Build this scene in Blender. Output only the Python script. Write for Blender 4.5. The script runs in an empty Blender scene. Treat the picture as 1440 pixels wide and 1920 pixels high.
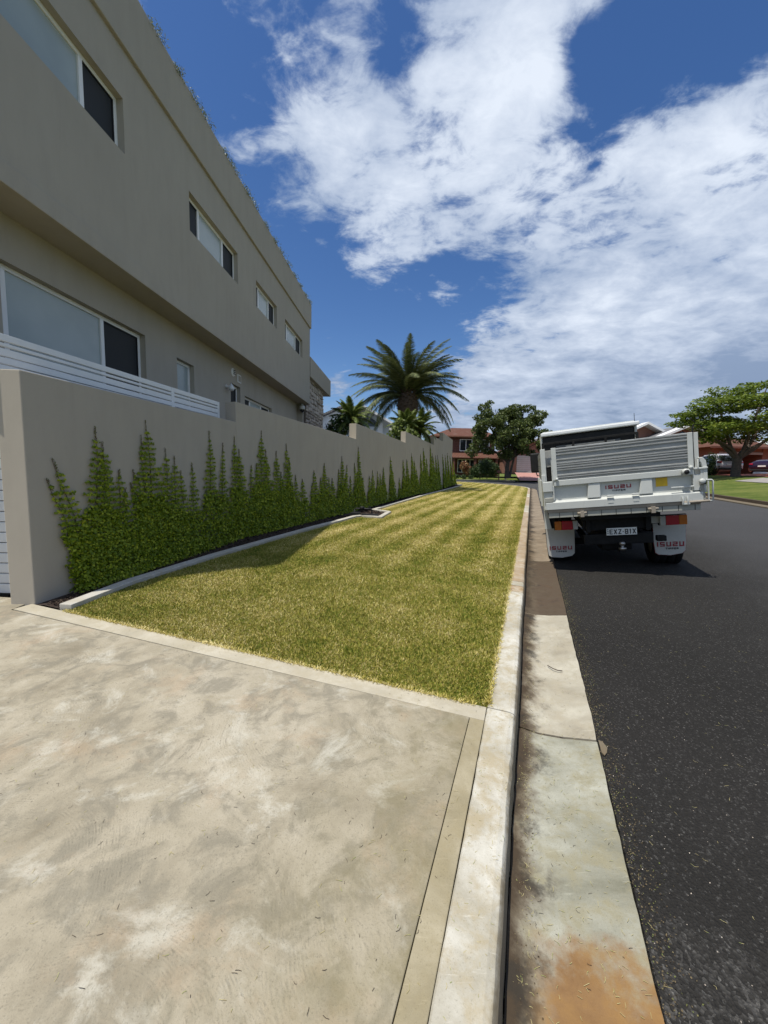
import bpy, bmesh, math, random
import numpy as np
from mathutils import Vector, Matrix
R = math.radians
rng = np.random.default_rng(7)
random.seed(7)
SC = bpy.context.scene
COL = SC.collection

# ------------------------------------------------------------------ camera
CAMZ = 1.42
PITCH = R(5.45); ROLL = R(1.2); FPX = 721.0
fw = Vector((0, math.cos(PITCH), -math.sin(PITCH)))
r0 = Vector((1, 0, 0)); u0 = r0.cross(fw)
rt = r0*math.cos(ROLL) + u0*math.sin(ROLL)
up = -r0*math.sin(ROLL) + u0*math.cos(ROLL)
cd = bpy.data.cameras.new('camera'); cam = bpy.data.objects.new('camera', cd); COL.objects.link(cam)
cd.sensor_fit = 'VERTICAL'; cd.sensor_height = 36; cd.sensor_width = 27
cd.lens = FPX/1920*36; cd.clip_start = .05; cd.clip_end = 3000
cam.matrix_world = Matrix((( rt.x, up.x, -fw.x, 0), (rt.y, up.y, -fw.y, 0), (rt.z, up.z, -fw.z, CAMZ), (0, 0, 0, 1)))
SC.camera = cam
CAMP = Vector((0, 0, CAMZ))
def ray(x, y): return fw + rt*((x-720)/FPX) - up*((y-960)/FPX)

# ------------------------------------------------------------------ sun, sky, exposure
SUN_EL = R(69); SAZ = Vector((.82, .57, 0)).normalized()      # horizontal travel of the light
sd = bpy.data.lights.new('sun', 'SUN'); sun = bpy.data.objects.new('sun', sd); COL.objects.link(sun)
sd.energy = 4.4; sd.angle = R(.53); sd.color = (1, .95, .85)
ld = Vector((SAZ.x*math.cos(SUN_EL), SAZ.y*math.cos(SUN_EL), -math.sin(SUN_EL)))
sun.rotation_euler = ld.to_track_quat('-Z', 'Y').to_euler(); sun.location = (-10, -10, 30)
W = bpy.data.worlds.new('World'); SC.world = W; W.use_nodes = True
def world():
    t = W.node_tree; t.nodes.clear()
    def n(k, **kw):
        a = t.nodes.new(k)
        for q, v in kw.items(): setattr(a, q, v)
        return a
    def m(op, a, b=None, c=None, clamp=False):
        x = n('ShaderNodeMath', operation=op, use_clamp=clamp)
        for i, v in enumerate((a, b, c)):
            if v is None: continue
            if isinstance(v, (int, float)): x.inputs[i].default_value = v
            else: t.links.new(v, x.inputs[i])
        return x.outputs[0]
    sky = n('ShaderNodeTexSky', sky_type='NISHITA', sun_disc=False, sun_elevation=SUN_EL, altitude=100,
            air_density=1.0, dust_density=.4, ozone_density=2.5)
    sky.sun_rotation = math.atan2(-ld.x, -ld.y)
    hsv = n('ShaderNodeHueSaturation'); hsv.inputs['Saturation'].default_value = 1.24; hsv.inputs['Hue'].default_value = .508
    t.links.new(sky.outputs[0], hsv.inputs['Color'])
    bg = n('ShaderNodeBackground'); bg.inputs[1].default_value = SKY_STR
    t.links.new(hsv.outputs[0], bg.inputs[0])
    tc = n('ShaderNodeTexCoord'); nm = n('ShaderNodeVectorMath', operation='NORMALIZE')
    t.links.new(tc.outputs['Generated'], nm.inputs[0]); D = nm.outputs[0]
    sp = n('ShaderNodeSeparateXYZ'); t.links.new(D, sp.inputs[0])
    zz = m('ADD', m('MAXIMUM', sp.outputs[2], 0.0), .22)
    dv = n('ShaderNodeVectorMath', operation='DIVIDE'); cb = n('ShaderNodeCombineXYZ')
    for i in range(3): t.links.new(zz, cb.inputs[i])
    t.links.new(D, dv.inputs[0]); t.links.new(cb.outputs[0], dv.inputs[1])
    def noise(scale, det, rough, dist=0.0, off=(0, 0, 0), sc=(1, 1, 1), rz=0.0):
        mp = n('ShaderNodeMapping'); mp.inputs['Location'].default_value = off; mp.inputs['Scale'].default_value = sc
        mp.inputs['Rotation'].default_value = (0, 0, rz)
        t.links.new(dv.outputs[0], mp.inputs[0])
        x = n('ShaderNodeTexNoise'); x.inputs['Scale'].default_value = scale; x.inputs['Detail'].default_value = det
        x.inputs['Roughness'].default_value = rough; x.inputs['Distortion'].default_value = dist
        t.links.new(mp.outputs[0], x.inputs['Vector']); return x.outputs[0]
    big = noise(1.5, 3, .5, .2, (3.1, 1.7, 0))
    fine = noise(4.2, 11, .62, .25, (1.3, 5.2, 0), (1, 1.25, 1), .5)
    acc = None
    for (x, y, rad, amp) in CLOUDS:
        d = ray(x, y).normalized()
        vm = n('ShaderNodeVectorMath', operation='DOT_PRODUCT'); vm.inputs[1].default_value = d
        t.links.new(D, vm.inputs[0])
        ang = rad/FPX; k = 1.0/(ang*ang*.5)
        c = math.cos(math.atan(math.hypot(x-720, y-960)/FPX)); k /= c*c   # px radius shrinks off axis
        e = m('MULTIPLY', m('EXPONENT', m('MULTIPLY', m('SUBTRACT', vm.outputs['Value'], 1.0), k)), amp)
        acc = e if acc is None else m('ADD', acc, e)
    mid = noise(9.5, 6, .62, .6, (2.3, 8.1, 0), (1, 1.5, 1), .9)
    s = m('ADD', m('ADD', m('MULTIPLY', fine, 1.72), m('MULTIPLY', mid, .85)), m('MULTIPLY', big, .3))
    s = m('ADD', s, m('MULTIPLY', m('MINIMUM', acc, 1.05), .385))
    for (x, y, rad, amp) in STRATUS:
        d = ray(x, y).normalized(); vm = n('ShaderNodeVectorMath', operation='DOT_PRODUCT'); vm.inputs[1].default_value = d; t.links.new(D, vm.inputs[0])
        c = math.cos(math.atan(math.hypot(x-720, y-960)/FPX)); k = 1.0/((rad/FPX)**2*.5*c*c)
        s = m('ADD', s, m('MULTIPLY', m('EXPONENT', m('MULTIPLY', m('SUBTRACT', vm.outputs['Value'], 1.0), k)), amp))
    back = n('ShaderNodeVectorMath', operation='DOT_PRODUCT'); back.inputs[1].default_value = fw; t.links.new(D, back.inputs[0])
    bk = n('ShaderNodeMapRange', interpolation_type='SMOOTHSTEP'); bk.inputs[1].default_value = .35; bk.inputs[2].default_value = -.1; bk.inputs[3].default_value = 0; bk.inputs[4].default_value = .27
    t.links.new(back.outputs['Value'], bk.inputs[0]); s = m('ADD', s, bk.outputs[0])      # the same broken cloud goes on behind the camera
    s = m('SUBTRACT', s, 1.54)
    mr = n('ShaderNodeMapRange', interpolation_type='SMOOTHSTEP'); mr.inputs[1].default_value = -.11; mr.inputs[2].default_value = .30
    t.links.new(s, mr.inputs[0]); mask = m('MULTIPLY', mr.outputs[0], .93)
    # clouds: white where thick and high, blue-grey flat bases low down
    bri = noise(2.6, 5, .55, .2, (7, 2, 0))
    rmp = n('ShaderNodeValToRGB'); e = rmp.color_ramp.elements
    e[0].position = .33; e[0].color = (.27, .35, .50, 1); e[1].position = .72; e[1].color = (.72, .78, .87, 1)
    br2 = m('ADD', m('MULTIPLY', bri, .8), m('MULTIPLY', s, .36))
    for (x, y, rad, amp) in DARK:
        d = ray(x, y).normalized(); vm = n('ShaderNodeVectorMath', operation='DOT_PRODUCT'); vm.inputs[1].default_value = d; t.links.new(D, vm.inputs[0])
        c = math.cos(math.atan(math.hypot(x-720, y-960)/FPX)); k = 1.0/((rad/FPX)**2*.5*c*c)
        br2 = m('SUBTRACT', br2, m('MULTIPLY', m('EXPONENT', m('MULTIPLY', m('SUBTRACT', vm.outputs['Value'], 1.0), k)), amp))
    t.links.new(br2, rmp.inputs[0])
    low = n('ShaderNodeMapRange', interpolation_type='SMOOTHSTEP'); low.inputs[1].default_value = .40; low.inputs[2].default_value = .06
    low.inputs[3].default_value = 0; low.inputs[4].default_value = .88
    t.links.new(sp.outputs[2], low.inputs[0])
    mx = n('ShaderNodeMix', data_type='RGBA'); t.links.new(low.outputs[0], mx.inputs[0]); t.links.new(rmp.outputs[0], mx.inputs[6])
    r2 = n('ShaderNodeValToRGB'); e = r2.color_ramp.elements
    e[0].position = .36; e[0].color = (.19, .25, .37, 1); e[1].position = .80; e[1].color = (.43, .51, .66, 1)
    t.links.new(br2, r2.inputs[0]); t.links.new(r2.outputs[0], mx.inputs[7])
    bc = n('ShaderNodeBackground'); t.links.new(mx.outputs[2], bc.inputs[0]); bc.inputs[1].default_value = 1.08
    ms = n('ShaderNodeMixShader'); t.links.new(mask, ms.inputs[0]); t.links.new(bg.outputs[0], ms.inputs[1]); t.links.new(bc.outputs[0], ms.inputs[2])
    o = n('ShaderNodeOutputWorld'); t.links.new(ms.outputs[0], o.inputs[0])
STRATUS = [(1300, 740, 190, .45), (1050, 770, 110, .35), (1440, 640, 150, .25)]
SKY_STR = .106
DARK = [(1420, 660, 110, .30), (1150, 760, 150, .12), (1400, 790, 160, .10)]
CLOUDS = [(600, 200, 110, .95), (700, 320, 120, 1.0), (800, 400, 90, .8), (700, 200, 70, .5), (860, 120, 120, .95), (980, 60, 100, .8), (900, 280, 120, .8), (1000, 380, 110, .8),
          (1040, 220, 80, .6), (1150, 330, 90, .8), (1280, 400, 120, .95), (1390, 320, 100, .8), (1430, 190, 60, .9), (1160, 480, 120, 1.0), (1330, 560, 150, 1.1), (1080, 590, 110, .9),
          (980, 690, 110, 1.0), (1200, 720, 170, 1.3), (1400, 720, 150, 1.2), (900, 770, 90, .9), (680, 450, 45, .6), (730, 510, 60, .45), (1050, 800, 100, 1.2), (700, 0, 60, .5), (380, 120, 45, .35),
          (640, 690, 22, .8), (620, 770, 60, .5), (460, 290, 30, .4), (500, 430, 30, .3),
          (738, 120, 42, -.8), (770, 200, 40, -.7), (735, 50, 55, -.6), (1090, 190, 60, -.45), (1110, 310, 42, -.5), (900, 400, 36, -.4), (970, 440, 45, -.5), (1170, 130, 90, -.6), (1190, 260, 60, .45), (880, 450, 70, .35), (1260, 170, 70, .28), (1040, 40, 50, .4), (1250, 60, 130, -.7), (1180, 200, 60, -.35), (420, 250, 90, -.35), (860, 520, 70, -.6), (640, 560, 120, -.8), (780, 590, 60, -.4), (740, 60, 50, -.3), (560, 60, 90, -.5), (1400, 60, 70, -.4), (720, 640, 60, -.4)]
world()
SC.view_settings.view_transform = 'Standard'; SC.view_settings.look = 'None'
SC.view_settings.gamma = 1; SC.view_settings.use_curve_mapping = False
SC.view_settings.exposure = 0.14

# ------------------------------------------------------------------ material helpers
class NT:
    def __init__(s, name):
        s.m = bpy.data.materials.new(name); s.m.use_nodes = True; s.t = s.m.node_tree
        s.b = s.t.nodes['Principled BSDF']; s.L = s.t.links.new
        s.tc = s.n('ShaderNodeTexCoord'); s.pos = s.tc.outputs['Object']
    def n(s, k, **kw):
        a = s.t.nodes.new(k)
        for q, v in kw.items(): setattr(a, q, v)
        return a
    def put(s, i, v):
        if v is None: return
        if isinstance(v, (int, float)): i.default_value = v
        elif isinstance(v, (tuple, list)): i.default_value = v if len(v) != 3 or i.type != 'RGBA' else (*v, 1)
        else: s.L(v, i)
    def math(s, op, a, b=None, c=None, clamp=False):
        x = s.n('ShaderNodeMath', operation=op, use_clamp=clamp)
        for i, v in enumerate((a, b, c)): s.put(x.inputs[i], v)
        return x.outputs[0]
    def map(s, vec=None, scale=(1, 1, 1), rot=(0, 0, 0), loc=(0, 0, 0)):
        x = s.n('ShaderNodeMapping'); s.L(vec or s.pos, x.inputs[0]); x.inputs['Scale'].default_value = scale
        x.inputs['Rotation'].default_value = rot; x.inputs['Location'].default_value = loc; return x.outputs[0]
    def noise(s, scale, det=4, rough=.55, dist=0, vec=None, col=False):
        x = s.n('ShaderNodeTexNoise'); s.L(vec or s.pos, x.inputs['Vector'])
        for k, v in (('Scale', scale), ('Detail', det), ('Roughness', rough), ('Distortion', dist)): x.inputs[k].default_value = v
        return x.outputs[1 if col else 0]
    def ramp(s, f, stops, interp='LINEAR'):
        x = s.n('ShaderNodeValToRGB'); s.L(f, x.inputs[0]); e = x.color_ramp.elements; x.color_ramp.interpolation = interp
        while len(e) < len(stops): e.new(.5)
        for el, (p, c) in zip(e, stops): el.position = p; el.color = (*c, 1) if len(c) == 3 else c
        return x.outputs[0]
    def rng(s, f, a, b, c=0, d=1, smooth=True):
        x = s.n('ShaderNodeMapRange', interpolation_type='SMOOTHSTEP' if smooth else 'LINEAR'); s.L(f, x.inputs[0])
        for i, v in enumerate((a, b, c, d)): x.inputs[i+1].default_value = v
        return x.outputs[0]
    def mix(s, f, a, b, mode='MIX'):
        x = s.n('ShaderNodeMix', data_type='RGBA', blend_type=mode); s.put(x.inputs[0], f); s.put(x.inputs[6], a); s.put(x.inputs[7], b)
        return x.outputs[2]
    def attr(s, name):
        x = s.n('ShaderNodeAttribute'); x.attribute_name = name; return x.outputs['Fac']
    def bump(s, h, strength=.3, dist=.01, prev=None):
        x = s.n('ShaderNodeBump'); x.inputs['Strength'].default_value = strength; x.inputs['Distance'].default_value = dist
        s.L(h, x.inputs['Height'])
        if prev is not None: s.L(prev, x.inputs['Normal'])
        return x.outputs[0]
    def set(s, color=None, rough=None, normal=None, metal=None, spec=None, **kw):
        s.put(s.b.inputs['Base Color'], color); s.put(s.b.inputs['Roughness'], rough); s.put(s.b.inputs['Metallic'], metal)
        s.put(s.b.inputs['Specular IOR Level'], spec)
        if normal is not None: s.L(normal, s.b.inputs['Normal'])
        for k, v in kw.items(): s.put(s.b.inputs[k.replace('_', ' ')], v)
        return s.m
def flat(name, c, rough=.5, var=.12, scale=6, metal=0.0, bump=0.0, bs=60, spec=.5):
    s = NT(name); f = s.noise(scale, 5, .6)
    a = tuple(x*(1-var) for x in c); b = tuple(min(1, x*(1+var)) for x in c)
    col = s.ramp(f, [(.3, a), (.7, b)])
    nrm = s.bump(s.noise(bs, 4, .6), bump, .004) if bump else None
    return s.set(col, rough, nrm, metal, spec)
M = {}
# frame along the kerb: s along, q to the right of the kerb face
U = Vector((.3544, .9351, 0)); V = Vector((.9351, -.3544, 0))
def SQ(s, q, z=0.0): p = U*s + V*q; return Vector((p.x, p.y, z))
def q_of(s_):
    x = s_.n('ShaderNodeVectorMath', operation='DOT_PRODUCT'); s_.L(s_.pos, x.inputs[0]); x.inputs[1].default_value = V; return x.outputs['Value']
def s_of(s_):
    x = s_.n('ShaderNodeVectorMath', operation='DOT_PRODUCT'); s_.L(s_.pos, x.inputs[0]); x.inputs[1].default_value = U; return x.outputs['Value']

def mk_stucco():
    s = NT('render_wall'); a = s.noise(.55, 6, .6); b = s.noise(260, 3, .7); c = s.noise(5, 5, .6, vec=s.map(scale=(1, 1, .25)))
    col = s.ramp(a, [(.3, (.385, .345, .285)), (.7, (.43, .388, .322))])
    col = s.mix(s.rng(c, .35, .8, 0, .2), col, (.25, .225, .18)); col = s.mix(s.rng(s.noise(1.7, 7, .75, .6, s.map(scale=(1, 1, .12))), .56, .74, 0, .22), col, (.22, .19, .15))
    col = s.mix(s.rng(b, .3, .75, 0, .35), col, (.46, .43, .37))
    n = s.bump(b, .55, .004); n = s.bump(s.noise(3, 3, .5), .15, .02, n)
    M['stucco'] = s.set(col, .92, n, spec=.2)
mk_stucco()
def mk_drive():
    s = NT('broomed_concrete'); L = s.noise(1.5, 7, .68, .3); Md = s.noise(5.5, 7, .7, .5); F = s.noise(140, 3, .7)
    col = s.ramp(L, [(.34, (.225, .195, .14)), (.5, (.345, .305, .228)), (.66, (.44, .395, .31))])
    col = s.mix(s.rng(Md, .45, .64, 0, .78), col, (.21, .19, .145))
    col = s.mix(s.rng(s.noise(3.4, 7, .7, .5, s.map(loc=(5, 3, 0))), .52, .70, 0, .75), col, (.50, .475, .40))
    col = s.mix(s.rng(s.noise(2.3, 6, .7, .3, s.map(loc=(9, 1, 0))), .53, .68, 0, .4), col, (.40, .30, .20))
    # swirl broom marks: concentric arcs round scattered centres
    vr = s.n('ShaderNodeTexVoronoi', feature='F1'); vr.inputs['Scale'].default_value = 1.05; vr.inputs['Randomness'].default_value = .9
    wob = s.n('ShaderNodeVectorMath', operation='ADD'); sc = s.n('ShaderNodeVectorMath', operation='SCALE'); sc.inputs[3].default_value = .22
    s.L(s.noise(1.6, 2, .5, col=True), sc.inputs[0]); s.L(s.pos, wob.inputs[0]); s.L(sc.outputs[0], wob.inputs[1])
    flatv = s.map(wob.outputs[0], scale=(1, 1, 0)); s.L(flatv, vr.inputs['Vector'])
    d = s.math('ADD', vr.outputs['Distance'], s.math('MULTIPLY', s.noise(6, 4, .6), .03))
    ring = s.math('SINE', s.math('MULTIPLY', d, 560)); ring2 = s.math('SINE', s.math('MULTIPLY', d, 291))
    brk = s.math('MULTIPLY', s.rng(s.noise(34, 4, .75, .3), .46, .66), s.rng(s.noise(2.2, 4, .6, .2, s.map(loc=(2, 7, 0))), .40, .62))
    rr = s.math('MULTIPLY', s.math('ADD', ring, s.math('MULTIPLY', ring2, .6)), brk)
    col = s.mix(s.rng(rr, .3, 1.5, 0, .5), col, (.17, .15, .115))
    col = s.mix(s.rng(F, .54, .70, 0, .55), col, (.17, .155, .12))
    q = q_of(s); edge = s.rng(s.math('ADD', q, s.math('MULTIPLY', Md, .9)), -.62, .45, 0, .8); edge = s.math('MULTIPLY', edge, s.rng(s.noise(4.2, 6, .7, .4, s.map(loc=(3, 3, 0))), .36, .66, .35, 1))
    col = s.mix(edge, col, (.195, .165, .085))                       # moss stain towards the kerb
    n = s.bump(rr, .35, .003); n = s.bump(F, .5, .003, n); n = s.bump(s.noise(30, 4, .6), .25, .004, n)
    M['drive'] = s.set(col, .88, n, spec=.25)
mk_drive()
def mk_conc(name, base, dark, stain=None, dirt=False, rust=False, black=0.0):
    s = NT(name); L = s.noise(2.6, 6, .65, .4); Md = s.noise(9, 6, .7, .3); F = s.noise(170, 3, .7)
    col = s.ramp(L, [(.32, dark), (.62, base)])
    if stain: col = s.mix(s.rng(Md, .42, .66, 0, .8), col, stain)
    col = s.mix(s.rng(F, .56, .72, 0, .4), col, tuple(x*.5 for x in dark))
    st = s.noise(26, 5, .7, .2, s.map(scale=(.35, 3, 1), rot=(0, 0, .5)))
    col = s.mix(s.rng(st, .6, .72, 0, .3), col, tuple(min(1, x*1.35) for x in base))
    q = q_of(s); sv = s_of(s)
    if name.startswith('kerb'): col = s.mix(s.rng(s.math('ADD', q, s.math('MULTIPLY', s.math('SUBTRACT', Md, .5), .03)), -.030, -.008, 0, .85), col, (.12, .098, .064))
    if dirt:
        w = s.math('ADD', q, s.math('MULTIPLY', s.math('SUBTRACT', Md, .5), .16)); w = s.math('ADD', w, s.math('MULTIPLY', s.math('SUBTRACT', L, .5), .34))
        col = s.mix(s.rng(w, .155, .06, 0, .85), col, (.13, .10, .065))
        col = s.mix(s.rng(w, .10, .02, 0, .95), col, (.05, .034, .02))
        col = s.mix(s.math('MULTIPLY', s.rng(s.noise(4, 6, .7), .5, .62, 0, .75), s.rng(w, .2, .1)), col, (.03, .026, .02))
    if rust:
        w = s.math('ADD', sv, s.math('MULTIPLY', s.math('SUBTRACT', s.noise(6, 5, .65), .5), .55))
        a = s.math('MULTIPLY', s.rng(w, 1.34, 1.16), s.rng(s.math('SUBTRACT', w, s.math('MULTIPLY', q, .25)), .80, .93)); a = s.math('MULTIPLY', a, s.rng(s.math('ADD', q, s.math('MULTIPLY', Md, .08)), .1, .2))
        col = s.mix(s.math('MULTIPLY', a, .9), col, s.ramp(Md, [(.3, (.165, .075, .018)), (.7, (.27, .145, .045))]))
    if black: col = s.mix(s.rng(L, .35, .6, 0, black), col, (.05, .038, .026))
    n = s.bump(F, .35, .0025); n = s.bump(Md, .25, .006, n)
    M[name] = s.set(col, .85, n, spec=.3)
mk_conc('kerb_pale', (.56, .54, .475), (.29, .26, .19), (.37, .31, .20))
mk_conc('strip_mossy', (.37, .325, .225), (.22, .185, .11), (.29, .245, .15))
mk_conc('kerb_cream', (.48, .44, .35), (.33, .295, .22), (.40, .355, .26))
mk_conc('kerb_warm', (.44, .37, .28), (.28, .21, .14), (.33, .23, .13))
mk_conc('kerb_orange', (.42, .30, .17), (.25, .16, .08), (.5, .46, .38))
mk_conc('gutter_pale', (.38, .375, .31), (.175, .17, .125), (.26, .235, .15), dirt=True, rust=True)
mk_conc('gutter_light', (.45, .42, .34), (.27, .24, .18), (.36, .32, .24), dirt=True)
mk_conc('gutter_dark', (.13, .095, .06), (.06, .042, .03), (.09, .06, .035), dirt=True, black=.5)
mk_conc('gutter_far', (.27, .22, .16), (.15, .12, .085), (.2, .15, .1), dirt=True)
mk_conc('edging', (.50, .48, .43), (.38, .36, .31), (.42, .38, .3))
def mk_asphalt():
    s = NT('asphalt'); F = s.noise(130, 3, .75); G2 = s.noise(420, 2, .7); L = s.noise(.5, 6, .65, .3)
    vo = s.n('ShaderNodeTexVoronoi', feature='F1'); vo.inputs['Scale'].default_value = 105; s.L(s.pos, vo.inputs['Vector'])
    col = s.ramp(L, [(.3, (.0185, .0172, .0155)), (.7, (.028, .0262, .024))])
    spk = s.rng(vo.outputs['Color'], .62, .95, 0, .8)
    col = s.mix(s.math('MULTIPLY', spk, s.rng(F, .42, .7)), col, (.17, .165, .155))
    q = q_of(s); sv = s_of(s)
    worn = s.math('MULTIPLY', s.rng(s.math('ADD', q, s.math('MULTIPLY', s.noise(3.5, 6, .7, .4), 1.1)), 1.75, 1.0), s.rng(s.math('ADD', sv, s.noise(3.1, 6, .7, .4, s.map(loc=(4, 4, 0)))), 2.0, 1.25))
    col = s.mix(s.math('MULTIPLY', worn, s.rng(vo.outputs['Color'], .35, .7, .1, .95)), col, (.24, .23, .215))
    col = s.mix(s.rng(sv, 5, 26, 0, .75), col, s.ramp(L, [(.3, (.065, .065, .068)), (.7, (.095, .095, .097))]))
    oldn = s.rng(s.math('ADD', q, s.math('MULTIPLY', L, 1.6)), 2.6, 5.2, 0, .55); col = s.mix(oldn, col, (.085, .085, .088))
    n = s.bump(vo.outputs['Distance'], 1, .009); n = s.bump(F, .5, .004, n)
    M['asphalt'] = s.set(col, .9, n, spec=.2)
mk_asphalt()
def lawn_col(s, rnd=None, base=1.0):
    L = s.noise(.8, 5, .6, .3); Md = s.noise(4.5, 6, .7); F = s.noise(38, 4, .7)
    q = q_of(s); sv = s_of(s)
    st = s.math('SINE', s.math('MULTIPLY', s.math('ADD', q, s.math('MULTIPLY', L, .12)), 9.5))
    f = s.math('ADD', s.math('MULTIPLY', L, .85), s.math('MULTIPLY', Md, .52))
    f = s.math('ADD', f, s.math('MULTIPLY', s.math('MULTIPLY', st, .13), s.rng(sv, 3.5, 8)))
    f = s.math('ADD', f, s.rng(sv, 3.0, 14, -.04, .10))
    f = s.math('ADD', f, s.math('MULTIPLY', s.math('SUBTRACT', F, .5), .45))
    if rnd is not None: f = s.math('ADD', f, s.math('MULTIPLY', s.math('SUBTRACT', rnd, .5), .62))
    k = base
    return s.ramp(f, [(.27, (.08*k, .145*k, .013*k)), (.49, (.205*k, .235*k, .026*k)), (.68, (.38*k, .335*k, .058*k)), (.86, (.55*k, .45*k, .14*k)), (1.0, (.78*k, .68*k, .34*k))])
def mk_lawn():
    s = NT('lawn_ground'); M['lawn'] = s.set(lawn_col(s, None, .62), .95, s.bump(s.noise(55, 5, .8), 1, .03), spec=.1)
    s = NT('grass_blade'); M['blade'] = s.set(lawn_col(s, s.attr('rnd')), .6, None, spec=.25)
    s = NT('verge_grass'); L = s.noise(.6, 5, .65); Md = s.noise(5, 6, .7)
    col = s.ramp(s.math('ADD', s.math('MULTIPLY', L, .6), s.math('MULTIPLY', Md, .4)), [(.38, (.07, .11, .02)), (.6, (.17, .19, .05))])
    M['verge'] = s.set(col, .95, s.bump(s.noise(25, 5, .8), 1, .05), spec=.1)
mk_lawn()
def mk_leaf(name, a, b, c=None, trans=.25, rough=.5):
    s = NT(name); r = s.attr('rnd'); stops = [(.05, a), (.7, b)] + ([(.97, c)] if c else [])
    col = s.ramp(r, stops); s.set(col, rough, None, spec=.35)
    tr = s.n('ShaderNodeBsdfTranslucent'); s.L(s.mix(.5, col, tuple(min(1, x*1.6) for x in b)), tr.inputs[0])
    mx = s.n('ShaderNodeMixShader'); mx.inputs[0].default_value = trans
    s.L(s.b.outputs[0], mx.inputs[1]); s.L(tr.outputs[0], mx.inputs[2])
    s.L(mx.outputs[0], s.t.nodes['Material Output'].inputs['Surface']); M[name] = s.m
mk_leaf('fig_leaf', (.095, .15, .006), (.235, .31, .012), (.44, .48, .035), .3)
mk_leaf('fig_tip', (.10, .06, .03), (.13, .14, .03), None, .1)
mk_leaf('tree_leaf', (.045, .065, .018), (.09, .12, .03), (.15, .18, .05), .25)
mk_leaf('poinciana_leaf', (.06, .095, .015), (.135, .19, .024), (.27, .31, .05), .3)
mk_leaf('palm_leaf', (.045, .062, .022), (.115, .14, .05), (.22, .23, .10), .15, .7)
mk_leaf('pygmy_leaf', (.07, .10, .02), (.14, .19, .04), (.28, .33, .09), .25, .5)
mk_leaf('shrub_leaf', (.02, .045, .012), (.05, .085, .022), None, .15)
mk_leaf('red_leaf', (.15, .04, .02), (.3, .16, .07), (.45, .35, .2), .2)
mk_leaf('roof_plant', (.06, .075, .03), (.17, .2, .11), (.36, .38, .27), .2)
mk_leaf('petal', (.75, .72, .62), (.85, .82, .75), None, .3)
mk_leaf('straw', (.33, .27, .12), (.5, .44, .22), (.25, .3, .08), .1, .7)
mk_leaf('litter', (.05, .035, .02), (.16, .125, .07), (.12, .14, .04), 0, .9)
mk_leaf('mulch', (.018, .011, .008), (.05, .03, .02), (.10, .075, .05), 0, .9)
M['bark'] = flat('bark', (.075, .06, .048), .9, .35, 8, bump=.8, bs=25)
M['palm_bark'] = flat('palm_bark', (.085, .055, .035), .9, .4, 9, bump=.7, bs=30)
M['stem'] = flat('stem', (.12, .09, .06), .9, .3, 40)
M['white_metal'] = flat('white_metal', (.70, .72, .73), .4, .04, 4)
M['white_frame'] = flat('white_frame', (.80, .80, .795), .45, .04, 4)
M['screen'] = flat('fly_screen', (.032, .034, .035), .6, .2, 300, spec=.2)
M['dark_in'] = flat('dark_interior', (.012, .012, .013), .9, .2, 3, spec=.1)
M['black'] = flat('black_plastic', (.014, .014, .015), .55, .25, 9, spec=.3)
M['chassis'] = flat('chassis_black', (.012, .012, .012), .7, .4, 12, bump=.3, spec=.2)
M['rubber'] = flat('rubber', (.014, .014, .014), .85, .3, 40, bump=.3, bs=90, spec=.2)
def mk_glass():
    s = NT('frosted_glass'); a = s.noise(1.2, 3, .5); f = s.noise(330, 2, .7)
    col = s.ramp(a, [(.3, (.31, .36, .355)), (.7, (.41, .46, .45))])
    M['frost'] = s.set(col, .22, s.bump(f, .25, .002), spec=.6)
    s = NT('dark_glass'); M['glass'] = s.set((.02, .024, .028), .05, None, spec=.7)
mk_glass()
def mk_paint(name, c, dirt=.5, rough=.42):
    s = NT(name); a = s.noise(3.2, 7, .7, .4); b = s.noise(11, 6, .75, vec=s.map(scale=(4, 4, .45))); f = s.noise(60, 3, .8)
    col = s.mix(s.rng(a, .42, .75, 0, .28*dirt), c, tuple(x*.6 for x in c))
    col = s.mix(s.rng(b, .57, .8, 0, .75*dirt), col, (.24, .215, .175))
    col = s.mix(s.rng(f, .69, .76, 0, dirt), col, (.13, .08, .05))
    M[name] = s.set(col, rough, s.bump(a, .05, .01), spec=.45)
mk_paint('truck_white', (.535, .55, .525), .8, .5); mk_paint('truck_dirty', (.36, .36, .315), 1.5, .7); mk_paint('flap_white', (.50, .49, .45), 1.0, .7)
mk_paint('rusty', (.30, .26, .21), 1.6, .8)
def mk_alu():
    s = NT('worn_aluminium'); a = s.noise(7, 6, .7, vec=s.map(scale=(.6, 1, 4))); b = s.noise(30, 5, .8, vec=s.map(scale=(.15, 1, 3)))
    col = s.ramp(a, [(.3, (.25, .255, .25)), (.7, (.40, .41, .405))]); col = s.mix(s.rng(b, .55, .75, 0, .4), col, (.19, .175, .15))
    M['alu'] = s.set(col, .55, s.bump(b, .2, .004), .35)
mk_alu()
M['red_ink'] = flat('red_lettering', (.27, .018, .03), .5, .15); M['black_ink'] = flat('black_lettering', (.015, .015, .02), .5, .15)
M['yellow'] = flat('yellow_sticker', (.62, .40, .015), .5, .12, 14)
M['amber'] = flat('amber_lens', (.40, .11, .01), .2, .15); M['red_lens'] = flat('red_lens', (.30, .008, .02), .2, .15); M['clear_lens'] = flat('clear_lens', (.33, .33, .31), .2, .1)
M['chrome'] = flat('tow_ball_steel', (.42, .41, .39), .3, .2, metal=.9)
M['plate'] = flat('plate_white', (.72, .73, .70), .4, .06)
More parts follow.
